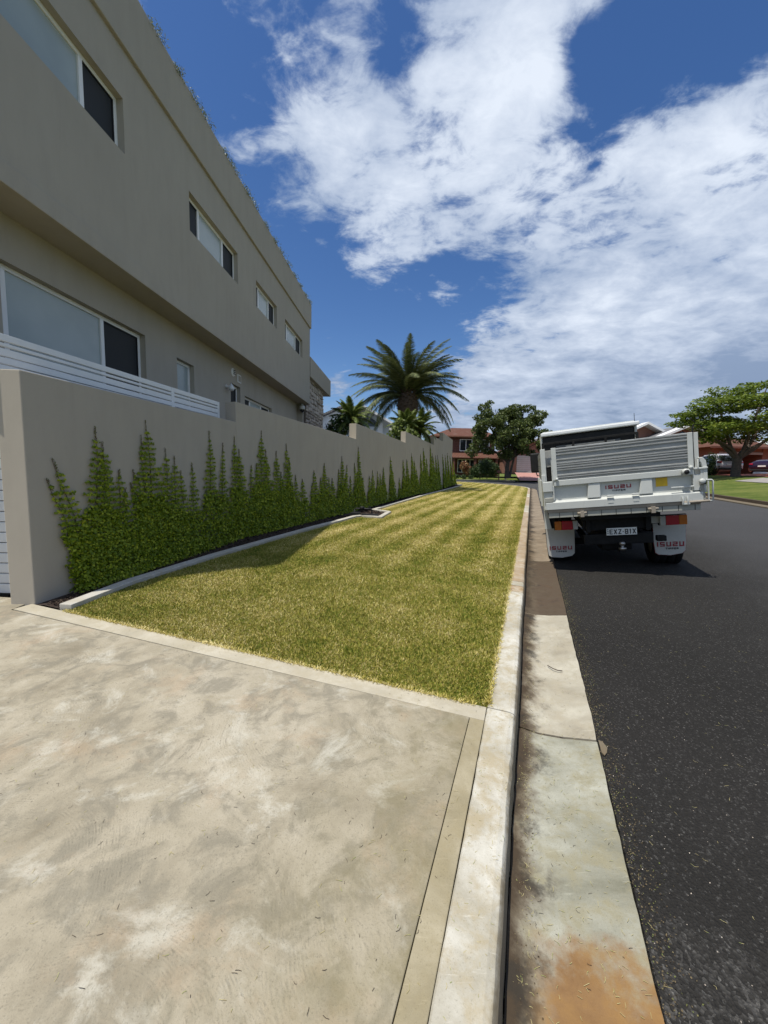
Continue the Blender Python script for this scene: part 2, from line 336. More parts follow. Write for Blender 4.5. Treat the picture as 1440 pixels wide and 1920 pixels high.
def mk_brick(name, c1, c2, mortar, sc=4.2):
    s = NT(name); b = s.n('ShaderNodeTexBrick'); s.L(s.map(rot=(R(90), 0, 0), scale=(1, 1, 1)), b.inputs['Vector'])
    b.inputs['Scale'].default_value = sc; s.put(b.inputs['Color1'], c1); s.put(b.inputs['Color2'], c2); s.put(b.inputs['Mortar'], mortar)
    b.inputs['Mortar Size'].default_value = .015
    col = s.mix(s.rng(s.noise(1.2, 5, .6), .3, .8, 0, .5), b.outputs[0], c2)
    M[name] = s.set(col, .9, s.bump(s.noise(30, 3), .3, .01), spec=.2)
mk_brick('brick_red', (.17, .06, .04), (.11, .04, .03), (.22, .18, .15)); mk_brick('brick_brown', (.24, .10, .06), (.16, .07, .045), (.2, .15, .12)); mk_brick('brick_pink', (.33, .16, .12), (.25, .12, .09), (.3, .22, .18))
def mk_tile(name, c1, c2):
    s = NT(name); w = s.n('ShaderNodeTexWave', wave_type='BANDS', bands_direction='X'); w.inputs['Scale'].default_value = 1.6; s.L(s.pos, w.inputs['Vector'])
    w2 = s.n('ShaderNodeTexWave', wave_type='BANDS', bands_direction='Z'); w2.inputs['Scale'].default_value = 2.6; s.L(s.pos, w2.inputs['Vector'])
    col = s.mix(w.outputs[1], c1, c2); col = s.mix(s.rng(w2.outputs[1], 0, .3, .5, 0), col, tuple(x*.5 for x in c2))
    col = s.mix(s.rng(s.noise(1.5, 6, .7), .5, .75, 0, .4), col, (.2, .17, .14))
    M[name] = s.set(col, .85, s.bump(w.outputs[1], .7, .05), spec=.2)
mk_tile('tile_brown', (.17, .075, .05), (.10, .045, .032)); mk_tile('tile_grey', (.22, .22, .23), (.15, .15, .16)); mk_tile('tile_orange', (.24, .11, .06), (.15, .07, .04))
mk_tile('white_corrugated', (.7, .7, .7), (.5, .5, .52))
M['white_house'] = flat('white_boards', (.60, .64, .68), .7, .06, 2); M['grey_door'] = flat('garage_door', (.50, .48, .47), .6, .06, 2)
M['grey_wall'] = flat('grey_gable', (.3, .33, .35), .8, .1)
M['red_paving'] = flat('red_paving', (.42, .13, .075), .85, .2, 5, bump=.3); M['pink_paving'] = flat('pink_paving', (.42, .22, .19), .85, .15, 4)
M['grey_path'] = flat('grey_path', (.28, .26, .24), .85, .15, 4)
M['stone'] = None
def mk_stone():
    s = NT('cladding_stone'); col = s.ramp(s.attr('rnd'), [(0, (.34, .29, .24)), (.5, (.50, .43, .36)), (1, (.62, .55, .47))])
    col = s.mix(s.rng(s.noise(9, 5, .7), .4, .7, 0, .4), col, (.28, .25, .21)); M['stone'] = s.set(col, .9, s.bump(s.noise(25, 4, .7), .7, .02), spec=.2)
mk_stone()
M['mortar'] = flat('mortar', (.16, .135, .11), .95, .2)
M['dirt'] = flat('soil', (.035, .022, .015), .95, .4, 14, bump=1, bs=35)
M['car_silver'] = flat('car_silver_paint', (.52, .50, .54), .25, .04, metal=.2); M['car_dark'] = flat('car_purple_paint', (.022, .010, .028), .2, .1, metal=.2)
M['navy'] = flat('car_navy_paint', (.012, .014, .05), .2, .1)

# ------------------------------------------------------------------ mesh helpers
class MB:
    def __init__(s): s.v = []; s.f = []; s.sm = []
    def add(s, vs, fs, smooth=False):
        o = len(s.v); s.v += [tuple(v) for v in vs]; s.f += [tuple(i+o for i in f) for f in fs]; s.sm += [smooth]*len(fs); return s
    def box(s, a, b):
        x0, y0, z0 = a; x1, y1, z1 = b
        return s.add([(x0, y0, z0), (x1, y0, z0), (x1, y1, z0), (x0, y1, z0), (x0, y0, z1), (x1, y0, z1), (x1, y1, z1), (x0, y1, z1)],
                     [(0, 3, 2, 1), (4, 5, 6, 7), (0, 1, 5, 4), (1, 2, 6, 5), (2, 3, 7, 6), (3, 0, 4, 7)])
    def prism(s, pts, d):      # extrude a polygon by vector d
        n = len(pts); d = Vector(d); P = [Vector(p) for p in pts]
        return s.add(P + [p+d for p in P], [tuple(range(n))[::-1], tuple(range(n, 2*n))] + [(i, (i+1) % n, n+(i+1) % n, n+i) for i in range(n)])
    def tube(s, pts, rad, n=8, caps=True):
        P = [Vector(p) for p in pts]; rad = rad if isinstance(rad, (list, tuple)) else [rad]*len(P); vs = []; o = len(s.v)
        for i, p in enumerate(P):
            t = (P[min(i+1, len(P)-1)] - P[max(i-1, 0)]).normalized()
            a = t.cross(Vector((0, 0, 1)) if abs(t.z) < .9 else Vector((1, 0, 0))).normalized(); b = t.cross(a)
            vs += [p + (a*math.cos(2*math.pi*k/n) + b*math.sin(2*math.pi*k/n))*rad[i] for k in range(n)]
        fs = [(i*n+k, i*n+(k+1) % n, (i+1)*n+(k+1) % n, (i+1)*n+k) for i in range(len(P)-1) for k in range(n)]
        s.add(vs, fs, True)
        if caps: s.add(vs[:n], [tuple(range(n))]); s.add(vs[-n:], [tuple(range(n))[::-1]])
        return s
    def lathe(s, prof, c, axis=(0, 0, 1), n=20):
        ax = Vector(axis).normalized(); a = ax.cross(Vector((0, 0, 1)) if abs(ax.z) < .9 else Vector((1, 0, 0))).normalized(); b = ax.cross(a); c = Vector(c)
        vs = [c + ax*h + (a*math.cos(2*math.pi*k/n)+b*math.sin(2*math.pi*k/n))*r for r, h in prof for k in range(n)]
        fs = [(i*n+k, i*n+(k+1) % n, (i+1)*n+(k+1) % n, (i+1)*n+k) for i in range(len(prof)-1) for k in range(n)]
        return s.add(vs, fs, True)
    def build(s, name, mat, parent=None, bevel=0, loc=None):
        me = bpy.data.meshes.new(name); me.from_pydata(s.v, [], s.f); me.update()
        me.polygons.foreach_set('use_smooth', s.sm)
        bm = bmesh.new(); bm.from_mesh(me); bmesh.ops.recalc_face_normals(bm, faces=bm.faces[:])
        if bevel:
            es = [e for e in bm.edges if len(e.link_faces) == 2 and e.calc_face_angle(0) > .5]
            bmesh.ops.bevel(bm, geom=es, offset=bevel, segments=2, affect='EDGES', profile=.5)
        bm.to_mesh(me); bm.free()
        return link(name, me, mat, parent, loc)
def link(name, me, mat, parent=None, loc=None):
    o = bpy.data.objects.new(name, me); COL.objects.link(o)
    if mat and not me.materials: me.materials.append(M[mat] if isinstance(mat, str) else mat)
    if parent: o.parent = parent
    if loc: o.location = loc
    return o
def tag(o, label=None, cat=None, group=None, kind=None):
    for k, v in (('label', label), ('category', cat), ('group', group), ('kind', kind)):
        if v: o[k] = v
    return o
def empty(name, loc=(0, 0, 0), label=None, cat=None, group=None, rz=0, kind=None):
    o = bpy.data.objects.new(name, None); COL.objects.link(o); o.location = loc; o.rotation_euler = (0, 0, rz); o.empty_display_size = .2
    return tag(o, label, cat, group, kind)
def copy_tree(o, parent=None):
    c = o.copy(); COL.objects.link(c); c.parent = parent
    for ch in list(o.children): copy_tree(ch, c)
    return c
def np_mesh(name, verts, k, mat, parent=None, rnd=None, smooth=False):
    """verts (n, k, 3) -> n polygons of k corners"""
    n = len(verts); me = bpy.data.meshes.new(name)
    me.vertices.add(n*k); me.vertices.foreach_set('co', verts.reshape(-1).astype(np.float32))
    me.loops.add(n*k); me.loops.foreach_set('vertex_index', np.arange(n*k, dtype=np.int32))
    me.polygons.add(n); me.polygons.foreach_set('loop_start', np.arange(0, n*k, k, dtype=np.int32)); me.polygons.foreach_set('loop_total', np.full(n, k, np.int32))
    me.update(calc_edges=True)
    a = me.attributes.new('rnd', 'FLOAT', 'FACE'); a.data.foreach_set('value', (rng.random(n) if rnd is None else rnd).astype(np.float32))
    o_ = link(name, me, mat, parent)
    if parent and n > 8: o_['kind'] = 'stuff'
    return o_
def leaves(P, size, N=None, spread=1.0, asp=.55):
    """rhombic leaves at points P (n,3); N preferred normals"""
    n = len(P); d = rng.normal(size=(n, 3)); d /= np.linalg.norm(d, axis=1)[:, None]
    if N is not None: d = N + d*spread; d /= np.linalg.norm(d, axis=1)[:, None]
    t = np.cross(d, rng.normal(size=(n, 3))); t /= np.linalg.norm(t, axis=1)[:, None]; b = np.cross(d, t)
    s = (np.asarray(size)*(.7+.6*rng.random(n)))[:, None]
    return np.stack([P-t*s*.5, P-b*s*asp*.5+d*s*.06, P+t*s*.5, P+b*s*asp*.5+d*s*.06], 1)

# ------------------------------------------------------------------ terrain heights
G = .025
def zl(Y): return G*min(Y, 60)                       # lawn side
def zr(X, Y):
    q = V.x*X + V.y*Y
    return G*min(Y, 60) - .10 + .055*max(0, min(q, 9.0)-.43)
# ground sheet to the horizon
gs = []
nr, nc = 24, 48
rad = [0, 4, 8, 14, 20, 26, 32, 38, 44, 50, 56, 62, 70, 90, 130, 200, 320, 520, 800, 1200]
mb = MB(); vs = [(0, 0, -.7)]
for r_ in rad[1:]:
    for k in range(nc):
        a = 2*math.pi*k/nc; x, y = r_*math.cos(a), r_*math.sin(a); vs.append((x, y, G*max(min(y, 60), -30)-.45))
fs = [(0, 1+k, 1+(k+1) % nc) for k in range(nc)]
for i in range(len(rad)-2): fs += [(1+i*nc+k, 1+i*nc+(k+1) % nc, 1+(i+1)*nc+(k+1) % nc, 1+(i+1)*nc+k) for k in range(nc)]
mb.add(vs, fs, True); tag(mb.build('ground', 'verge'), kind='structure')
# road
def s_turn(s): return 0
mb = MB(); SS = [-8, -4, -2, 0, 1, 2, 3, 4, 6, 8, 11, 14, 18, 22, 26, 29, 31, 33, 35, 38, 42, 46, 50, 54, 58, 62]
QS = [-45, -30, -20, -10, -5, -2, 0, .415, .431, 1, 2, 3, 4.5, 6, 8, 9, 12, 18, 26, 36]
vs = []
for s_ in SS:
    for q_ in QS:
        p = SQ(s_, q_); z = zr(p.x, p.y)
        if q_ < .43: z = G*min(p.y, 60) - (.26 if s_ <= 30 else .26-.16*min(1, (s_-30)/5))
        vs.append((p.x, p.y, z))
nq = len(QS)
mb.add(vs, [(i*nq+j, i*nq+j+1, (i+1)*nq+j+1, (i+1)*nq+j) for i in range(len(SS)-1) for j in range(nq-1)])
tag(mb.build('road', 'asphalt'), kind='structure')

# ------------------------------------------------------------------ gutter and kerb, slab by slab
def strip(path_s, prof, name, mat, parent, path=None):
    """prof: list of (q, z) closed outline swept along s"""
    mb = MB(); P = path or [(SQ(s, 0), V) for s in path_s]; n = len(prof); vs = []
    for (c, v) in P:
        j = [random.gauss(0, .0014) for _ in range(3)]; g = j[0]+.003*math.sin(c.y*3.1)
        for (q, z) in prof:
            sh = (g if q > .2 or -.1 < q < .008 else -g*.6) if -.3 < z else 0
            p = c + v*(q+sh); vs.append((p.x, p.y, zl(p.y)+z+j[1]*.4))
    fs = [(i*n+k, i*n+(k+1) % n, (i+1)*n+(k+1) % n, (i+1)*n+k) for i in range(len(P)-1) for k in range(n)]
    fs += [tuple(range(n)), tuple(range((len(P)-1)*n, len(P)*n))[::-1]]
    mb.add(vs, fs); return mb.build(name, mat, parent)
kerb = empty('kerb', kind='structure'); gutter = empty('gutter', kind='structure')
KP = [(-.172, -.30), (-.172, -.006), (-.166, 0), (-.045, .001), (-.022, -.006), (-.008, -.024), (0, -.06), (.006, -.15), (.006, -.30)]
GP = [(.0075, -.30), (.0075, -.126), (.12, -.138), (.25, -.128), (.425, -.098), (.428, -.11), (.428, -.30)]
kj = [(-4, 2.257, 'kerb_pale'), (2.267, 4.62, 'kerb_pale'), (4.628, 4.86, 'kerb_orange'), (4.87, 5.05, 'kerb_pale'), (5.06, 6.2, 'kerb_warm'), (6.21, 8.6, 'kerb_warm'), (8.61, 11, 'kerb_warm'),
      (11.01, 13.4, 'kerb_warm'), (13.41, 15.8, 'kerb_pale'), (15.81, 18.2, 'kerb_warm'), (18.21, 20.6, 'kerb_warm'), (20.61, 23, 'kerb_pale'), (23.01, 25.4, 'kerb_warm'), (25.41, 29.5, 'kerb_warm')]
def dense(a, b): n_ = max(6, int((b-a)/(.05 if a < 5 else .4))); return [a+(b-a)*i/n_ for i in range(n_+1)]
for a, b, m_ in kj: strip(dense(a, b), KP, 'kerb_block', m_, kerb)
gj = [(-4, 2.335, 'gutter_pale'), (2.352, 4.34, 'gutter_light'), (4.35, 6.9, 'gutter_dark'), (6.91, 9.4, 'gutter_far'), (9.41, 12, 'gutter_far'), (12.01, 14.6, 'gutter_far'), (14.61, 18, 'gutter_far'), (18.01, 22, 'gutter_far'), (22.01, 26, 'gutter_far'), (26.01, 29.5, 'gutter_far')]
for a, b, m_ in gj: strip(dense(a, b), GP, 'gutter_slab', m_, gutter)
# the corner: the kerb turns left at the far end of the lawn
cc = []; Rr = 9.0; c0 = SQ(29.5, 0)
for i in range(13):
    a = R(7.5*i); c = c0 - V*Rr + V*Rr*math.cos(a) + U*Rr*math.sin(a); cc.append((c, (V*math.cos(a)+U*math.sin(a)).normalized()))
strip(None, KP, 'kerb_block', 'kerb_pale', kerb, cc); strip(None, GP, 'gutter_slab', 'gutter_far', gutter, cc)
# joint filler: dirt showing in the joints
mb = MB()
for s_ in (2.3435, 4.345):
    a, b = SQ(s_-.012, .01), SQ(s_+.012, .42); mb.add([(a.x, a.y, zl(a.y)-.15), (SQ(s_-.012, .42)).to_tuple()[:2]+(zl(a.y)-.125,), (b.x, b.y, zl(b.y)-.125), (SQ(s_+.012, .01)).to_tuple()[:2]+(zl(b.y)-.15,)], [(0, 1, 2, 3)])
mb.build('joint_soil', 'dirt', gutter)

# ------------------------------------------------------------------ driveway slab with its border strips
DE0 = Vector((-3.40, 3.655, 0)); DE1 = Vector((.575, 2.195, 0)); dd = (DE1-DE0).normalized(); dn = Vector((dd.y, -dd.x, 0))
drive = empty('driveway', kind='structure')
def poly(pts, z, name, mat, parent=None, th=.12, bevel=0):
    mb = MB(); P = [Vector((p[0], p[1], zl(p[1])+z)) for p in pts]; mb.prism([p-Vector((0, 0, th)) for p in P], (0, 0, th)); return mb.build(name, mat, parent, bevel)
jw = .003
k0, k1 = SQ(2.262, -.176), SQ(-4, -.176); i0, i1 = SQ(2.262-.13, -.30), SQ(-4, -.30)
b0 = DE0 + dn*.15; b1 = DE1 + dn*.13
poly([DE0-dd*.04, k0, k0+dn*.13, b0-dd*.04], 0, 'border_strip', 'kerb_cream', drive, bevel=.003)
e0 = k0+dn*(.13+jw); e1 = b0+dn*jw
poly([e0-V*0, SQ(-4, -.176), SQ(-4, -.262), e0-V*.08], 0.0, 'border_strip', 'strip_mossy', drive, bevel=.003)
poly([e0-V*(.08+jw), SQ(-4, -.262-jw), (-14, -1, 0), (-14, 3.9, 0), (-4.6, 3.9, 0), (-3.5, 3.80, 0), (e1.x-.04, e1.y, 0)], 0, 'slab', 'drive', drive, bevel=.003)

# ------------------------------------------------------------------ lawn
edge_pts = [(-3.02, 3.56), (-2.92, 4.38), (-2.55, 5.67), (-2.06, 7.1), (-1.545, 8.53), (-1.08, 9.69), (-.80, 10.45), (-.62, 10.62), (-.44, 10.50), (-.10, 10.42), (.16, 11.66), (-.33, 12.15), (.55, 14.8), (1.4, 17.3), (2.24, 19.7), (3.42, 22.9), (4.55, 26), (5.55, 28.8), (6.05, 30.2), (6.12, 31), (5.7, 31.4)]
lawn_out = [(-3.02, 3.555), (DE1.x, DE1.y), tuple(SQ(2.266, -.173)[:2])] + [tuple(SQ(s, -.172)[:2]) for s in (2.4, 5, 8, 11, 14, 18, 22, 26, 29.5)] + [tuple((c-v*.172)[:2]) for c, v in cc[1:]] + [(5.9, 38.4), (4, 36.5)] + edge_pts[::-1][:-1]
def lawn_mesh():
    me = bpy.data.meshes.new('lawn'); bm = bmesh.new()
    vs = [bm.verts.new((x, y, zl(y)-.012)) for x, y in lawn_out]; f = bm.faces.new(vs); bmesh.ops.triangulate(bm, faces=[f]); bm.normal_update()
    for f in bm.faces:
        if f.normal.z < 0: f.normal_flip()
    bm.to_mesh(me); bm.free(); return link('lawn', me, 'lawn')
tag(lawn_mesh(), kind='structure')
def inside(P, poly_):
    x, y = P[:, 0], P[:, 1]; r = np.zeros(len(P), bool); n = len(poly_)
    for i in range(n):
        x1, y1 = poly_[i]; x2, y2 = poly_[(i+1) % n]
        c = ((y1 > y) != (y2 > y)) & (x < (x2-x1)*(y-y1)/(y2-y1+1e-12)+x1); r ^= c
    return r
def blades():
    out = []; rn = []
    for y0, y1 in [(2.1, 2.8), (2.8, 3.6), (3.6, 4.6), (4.6, 6), (6, 8), (8, 11), (11, 15), (15, 21), (21, 40)]:
        d = max(2.6, (y0+y1)/2); dens = 50000*(2.6/d)**1.75; x0, x1 = (-3.5, 12.5); n = int((x1-x0)*(y1-y0)*dens)
        P = np.stack([rng.uniform(x0, x1, n), rng.uniform(y0, y1, n)], 1); P = P[inside(P, lawn_out)]; n = len(P)
        # clumps
        P = P + rng.normal(0, .004, (n, 2)); sc = (d/2.6)**.55
        h = .015*(.5+1.0*rng.random(n))*min(sc, 1.5); w = .0030*sc*(.7+.6*rng.random(n)); a = rng.uniform(0, 2*np.pi, n); lean = rng.uniform(.1, 1.5, n)*h; la = rng.uniform(0, 2*np.pi, n)
        z = G*P[:, 1]-.012; B = np.stack([P[:, 0], P[:, 1], z], 1)
        wd = np.stack([np.cos(a), np.sin(a), 0*a], 1)*w[:, None]/2; L = np.stack([np.cos(la)*lean, np.sin(la)*lean, h], 1)
        out.append(np.stack([B-wd, B+wd, B+L*.6+wd*.8+[0, 0, .003], B+L, B+L*.6-wd*.8+[0, 0, .003]], 1)); rn.append(rng.random(n))
    # ragged runners leaning over the driveway edge and the kerb
    n = 5200; t = rng.random(n); e = rng.random(n) < .6
    k0_, k1_ = SQ(2.3, -.168), SQ(9, -.168)
    P = np.where(e[:, None], np.array(DE0.xy)+np.outer(.1+.9*t, np.array((DE1-DE0).xy)), np.array(k0_.xy)+np.outer(t**1.6, np.array((k1_-k0_).xy)))
    P = P + rng.normal(0, .007, (n, 2)); h = rng.uniform(.008, .03, n); a = rng.uniform(0, 6.28, n); la = rng.uniform(0, 6.28, n); lean = rng.uniform(.008, .034, n)
    B = np.stack([P[:, 0], P[:, 1], G*P[:, 1]-.004], 1); wd = np.stack([np.cos(a), np.sin(a), 0*a], 1)*.0022; L = np.stack([np.cos(la)*lean, np.sin(la)*lean, h], 1)
    out.append(np.stack([B-wd, B+wd, B+L*.6+wd*.8, B+L, B+L*.6-wd*.8], 1)); rn.append(rng.random(n)*.5+.6)
    A = np.concatenate(out); print('blades', len(A)); o = np_mesh('grass', A, 5, 'blade', rnd=np.concatenate(rn)); tag(o, 'short yellow-green turf blades covering the mown street verge', 'grass', kind='stuff')
blades()

# ------------------------------------------------------------------ garden bed and its concrete edging
WY = [3.66, 7.2, 12.2, 17.8, 22.5, 25.5, 30]
def _at(x, y, Y): r_ = ray(x, y); return CAMP + r_*(Y/r_.y)
WALLP = [(-3.40, 3.66)] + [tuple(_at(x, y, Y)[:2]) for x, y, Y in ((442, 770, WY[1]), (668, 808, WY[2]), (760.7, 820, WY[3]), (813.8, 826, WY[4]), (830.8, 820, WY[5]), (849, 825, WY[6]))]
WTOP = [(_at(a, b, y0).z, _at(c, d, y1).z) for (a, b, c, d), y0, y1 in zip([(45, 693, 440, 791), (445, 753, 668, 823), (668, 794, 760.7, 830), (760.7, 809, 813.8, 834.4), (813.8, 818.3, 830.8, 827.8), (830.8, 811.3, 849, 825)], WY[:-1], WY[1:])]
bedpts = [(-3.32, 3.66)] + [(x-.03, y) for x, y in edge_pts] + [(5.5, 31.0)] + [(x+.0, y) for x, y in WALLP[::-1]]
me = bpy.data.meshes.new('garden_bed'); bm = bmesh.new(); f = bm.faces.new([bm.verts.new((x, y, zl(y)-.006)) for x, y in bedpts]); bmesh.ops.triangulate(bm, faces=[f]); bm.to_mesh(me); bm.free()
tag(link('garden_bed', me, 'dirt'), kind='structure')
def mulch():
    A = []
    for i in range(len(edge_pts)-1):
        (x0, y0), (x1, y1) = edge_pts[i], edge_pts[i+1]; ln = math.hypot(x1-x0, y1-y0); d = max(3.5, (y0+y1)/2); n = int(1500*ln*(4/d)**1.2)
        t = rng.random(n); w = rng.random(n)**.8*.9; A.append(np.stack([x0+t*(x1-x0)-w*np.minimum(1, .3+(y0-3.5)*.16), y0+t*(y1-y0)+w*.12, 0*t], 1))
    P = np.concatenate(A); P = P[inside(P, bedpts)]; P[:, 2] = G*P[:, 1]+rng.uniform(-.004, .022, len(P))
    L = leaves(P, .035*np.clip(P[:, 1]/6, .8, 3), np.array([[0, 0, 1.]]), .7, .35)
    tag(np_mesh('mulch', L, 4, 'mulch'), 'dark bark mulch scattered over the narrow bed below the wall', 'mulch', kind='stuff')
mulch()
edging = empty('garden_edging', (-3.02, 3.56, .09), 'low pale concrete edging strip dividing the vine bed from the lawn', 'edging')
def sweep(path, w, h, zb, name, mat, parent, bev=.006):
    P = [Vector((x, y, 0)) for x, y in path]; vs = []; n = 4
    for i, p in enumerate(P):
        a = (p-P[i-1]).normalized() if i else None; b = (P[i+1]-p).normalized() if i < len(P)-1 else None
        t = ((a or b)+(b or a)).normalized(); nn = Vector((t.y, -t.x, 0)); k = 1/max(.5, nn.dot(Vector(((b or a).y, -(b or a).x, 0))))
        for sgn, z in ((-1, zb), (-1, h), (1, h), (1, zb)): q = p+nn*(w/2*k*sgn); vs.append((q.x-parent.location.x, q.y-parent.location.y, zl(q.y)+z-parent.location.z))
    mb = MB(); mb.add(vs, [(i*n+k, i*n+(k+1) % n, (i+1)*n+(k+1) % n, (i+1)*n+k) for i in range(len(P)-1) for k in range(n)] + [(0, 1, 2, 3), tuple((len(P)-1)*n+k for k in (3, 2, 1, 0))])
    return mb.build(name, mat, parent, bev)
cuts = [0, 3, 7, 10, 13, 16, 18, 20]
ep = [(x, y) for x, y in edge_pts]
for a, b in zip(cuts[:-1], cuts[1:]): sweep(ep[a:b+1], .13, .045, -.1, 'edging_length', 'edging', edging)

# ------------------------------------------------------------------ boundary wall
bw = empty('boundary_wall', (-3.40, 3.66, .09), 'long rendered taupe boundary wall stepping up along the lawn', 'garden wall')
o = bw.location
for i in range(6):
    (x0, y0), (x1, y1) = WALLP[i], WALLP[i+1]; zt0, zt1 = WTOP[i]
    t = Vector((x1-x0, y1-y0, 0)).normalized(); nn = Vector((-t.y, t.x, 0)); th = .24
    back0 = Vector((x0, y0, 0))+nn*th; back1 = Vector((x1, y1, 0))+nn*th
    P = [Vector((x0, y0, 0)), Vector((x1, y1, 0)), back1, back0]
    if i == 0: P[0] = Vector((x0, y0, 0)); P[3] = P[0]+Vector((-.22, -.02, 0))
    zb = [zl(p.y)-.25-o.z for p in P]; zt = [zt0-o.z, zt1-o.z, zt1-o.z, zt0-o.z]
    mb = MB(); mb.add([(p.x-o.x, p.y-o.y, z) for p, z in zip(P, zb)] + [(p.x-o.x, p.y-o.y, z) for p, z in zip(P, zt)], [(0, 3, 2, 1), (4, 5, 6, 7), (0, 1, 5, 4), (1, 2, 6, 5), (2, 3, 7, 6), (3, 0, 4, 7)])
    mb.build('wall_section', 'stucco', bw, .008)
# white slat screen on the first wall section + side gate
scr = empty('slat_screen', (-3.75, 4, 2.2), 'white aluminium slat screen fixed behind the top of the lowest wall section', 'screen')
tw = (Vector((*WALLP[1], 0))-Vector((*WALLP[0], 0))).normalized(); nw = Vector((-tw.y, tw.x, 0)); sb = Vector((-3.40, 3.66, 0))+nw*.27
def bar(mb, a, b, w, h, up_=Vector((0, 0, 1))):
    a = Vector(a); b = Vector(b); t = (b-a).normalized(); nn = t.cross(up_).normalized(); u = nn.cross(t)
    c = [(-w/2, -h/2), (w/2, -h/2), (w/2, h/2), (-w/2, h/2)]
    mb.add([a+nn*x+u*z for x, z in c] + [b+nn*x+u*z for x, z in c], [(0, 1, 2, 3), (7, 6, 5, 4), (0, 4, 5, 1), (1, 5, 6, 2), (2, 6, 7, 3), (3, 7, 4, 0)]); return mb
so = scr.location
for z, h in ((2.645, .065), (2.578, .032), (2.508, .07), (2.43, .06), (2.36, .06)):
    bar(MB(), sb+Vector((0, 0, z))-tw*.12-so, sb+Vector((0, 0, z))+tw*3.48-so, .035, h).build('slat', 'white_metal', scr, .004)
for d_ in (-.10, 2.3, 3.45):
    bar(MB(), sb+tw*d_+nw*.002+Vector((0, 0, 2.0))-so, sb+tw*d_+nw*.002+Vector((0, 0, 2.676))-so, .05, .06, up_=tw).build('post', 'white_metal', scr, .004)
gate = empty('side_gate', (-4.1, 3.95, .1), 'white horizontal slat gate between the wall end and the house', 'gate'); go = gate.location
for k in range(21): bar(MB(), Vector((-4.85, 3.93, .16+k*.108))-go, Vector((-3.625, 3.93, .16+k*.108))-go, .03, .10).build('slat', 'white_metal', gate, .006)
bar(MB(), Vector((-3.60, 3.945, .10))-go, Vector((-3.60, 3.945, 2.36))-go, .05, .05, up_=Vector((0, 1, 0))).build('post', 'white_metal', gate, .004)

# ------------------------------------------------------------------ the house on the left
YAW = R(3.5); BO = Vector((-4.354, 0, 0))
def BL(s, w, z): return (s, -w, z)       # local frame: x along the street (s), -y out to the street (w)
house = empty('rendered_house', (BO.x, BO.y, 0), 'two-storey taupe rendered house with overhanging upper floor and flat parapet', 'house', rz=R(90)-YAW)
# local x axis points along s; local y axis = left (away from street); w outward = -y
def wall_holes(name, s0, s1, z0, z1, w, holes, mat, parent, rev=.14, th=.25, base=None):
    xs = sorted({s0, s1, *[h[0] for h in holes], *[h[1] for h in holes]}); zs = sorted({z0, z1, *[h[2] for h in holes], *[h[3] for h in holes]})
    mb = MB()
    def hole(a, b): return any(h[0]-1e-6 < a and b < h[1]+1e-6 for h in [])
    for i in range(len(xs)-1):
        for j in range(len(zs)-1):
            cx, cz = (xs[i]+xs[i+1])/2, (zs[j]+zs[j+1])/2
            if any(h[0] < cx < h[1] and h[2] < cz < h[3] for h in holes): continue
            mb.add([BL(xs[i], w, zs[j]), BL(xs[i+1], w, zs[j]), BL(xs[i+1], w, zs[j+1]), BL(xs[i], w, zs[j+1])], [(0, 1, 2, 3)])
    for a, b, c, d in holes:
        mb.add([BL(a, w, c), BL(b, w, c), BL(b, w, d), BL(a, w, d), BL(a, w-rev, c), BL(b, w-rev, c), BL(b, w-rev, d), BL(a, w-rev, d)], [(0, 4, 5, 1), (1, 5, 6, 2), (2, 6, 7, 3), (3, 7, 4, 0)])
    # sides, top, bottom, back
    mb.add([BL(s0, w, z0), BL(s1, w, z0), BL(s1, w, z1), BL(s0, w, z1), BL(s0, w-th, z0), BL(s1, w-th, z0), BL(s1, w-th, z1), BL(s0, w-th, z1)], [(0, 4, 5, 1), (1, 5, 6, 2), (2, 6, 7, 3), (3, 7, 4, 0)])
    mb.v = [v for v in mb.v]; o = mb.build(name, mat, parent); return o
S0 = 3.55; S1 = 17.05
up_holes = [(3.75, 6.22, 6.10, 6.86), (7.93, 10.05, 6.06, 6.78), (11.20, 12.90, 6.03, 6.72), (13.72, 15.90, 6.0, 6.68)]
lo_w = -.5
lo_holes = [(4.72, 7.24, 2.72, 3.86), (8.20, 8.84, 2.75, 3.76), (10.62, 11.22, 2.9, 3.82), (11.52, 13.75, 2.95, 3.66)]
wall_holes('upper_wall', S0, S1, 4.40, 7.56, 0, up_holes, 'stucco', house)
wall_holes('lower_wall', S0+.3, S1, -.2, 4.47, lo_w, lo_holes, 'stucco', house)
mb = MB(); mb.box((S0, .25, 4.40), (S1, 5.0, 4.62)); mb.build('soffit', 'stucco', house)
mb = MB(); mb.box((S0-.05, -.055, 7.56), (S1+.05, .6, 8.54)); mb.build('parapet', 'stucco', house, .015)
mb = MB(); mb.box((S0, -.022, 4.395), (S1+.012, .22, 4.63)); mb.build('fascia_band', 'stucco', house, .008)
mb = MB(); mb.box((S0, .26, -.2), (S0+.2, 9, 7.56)); mb.build('end_wall', 'stucco', house)
mb = MB(); mb.box((S1-.2, .26, 2.0), (S1, 9, 7.56)); mb.build('end_wall', 'stucco', house)
mb = MB(); mb.box((S0+.2, .6, 7.4), (S1, 9, 7.9)); mb.build('roof', 'grey_path', house)
mb = MB(); mb.box((S0+.25, 1.2, 0), (S1-.25, 1.3, 7.4)); mb.build('inner_wall', 'dark_in', house)
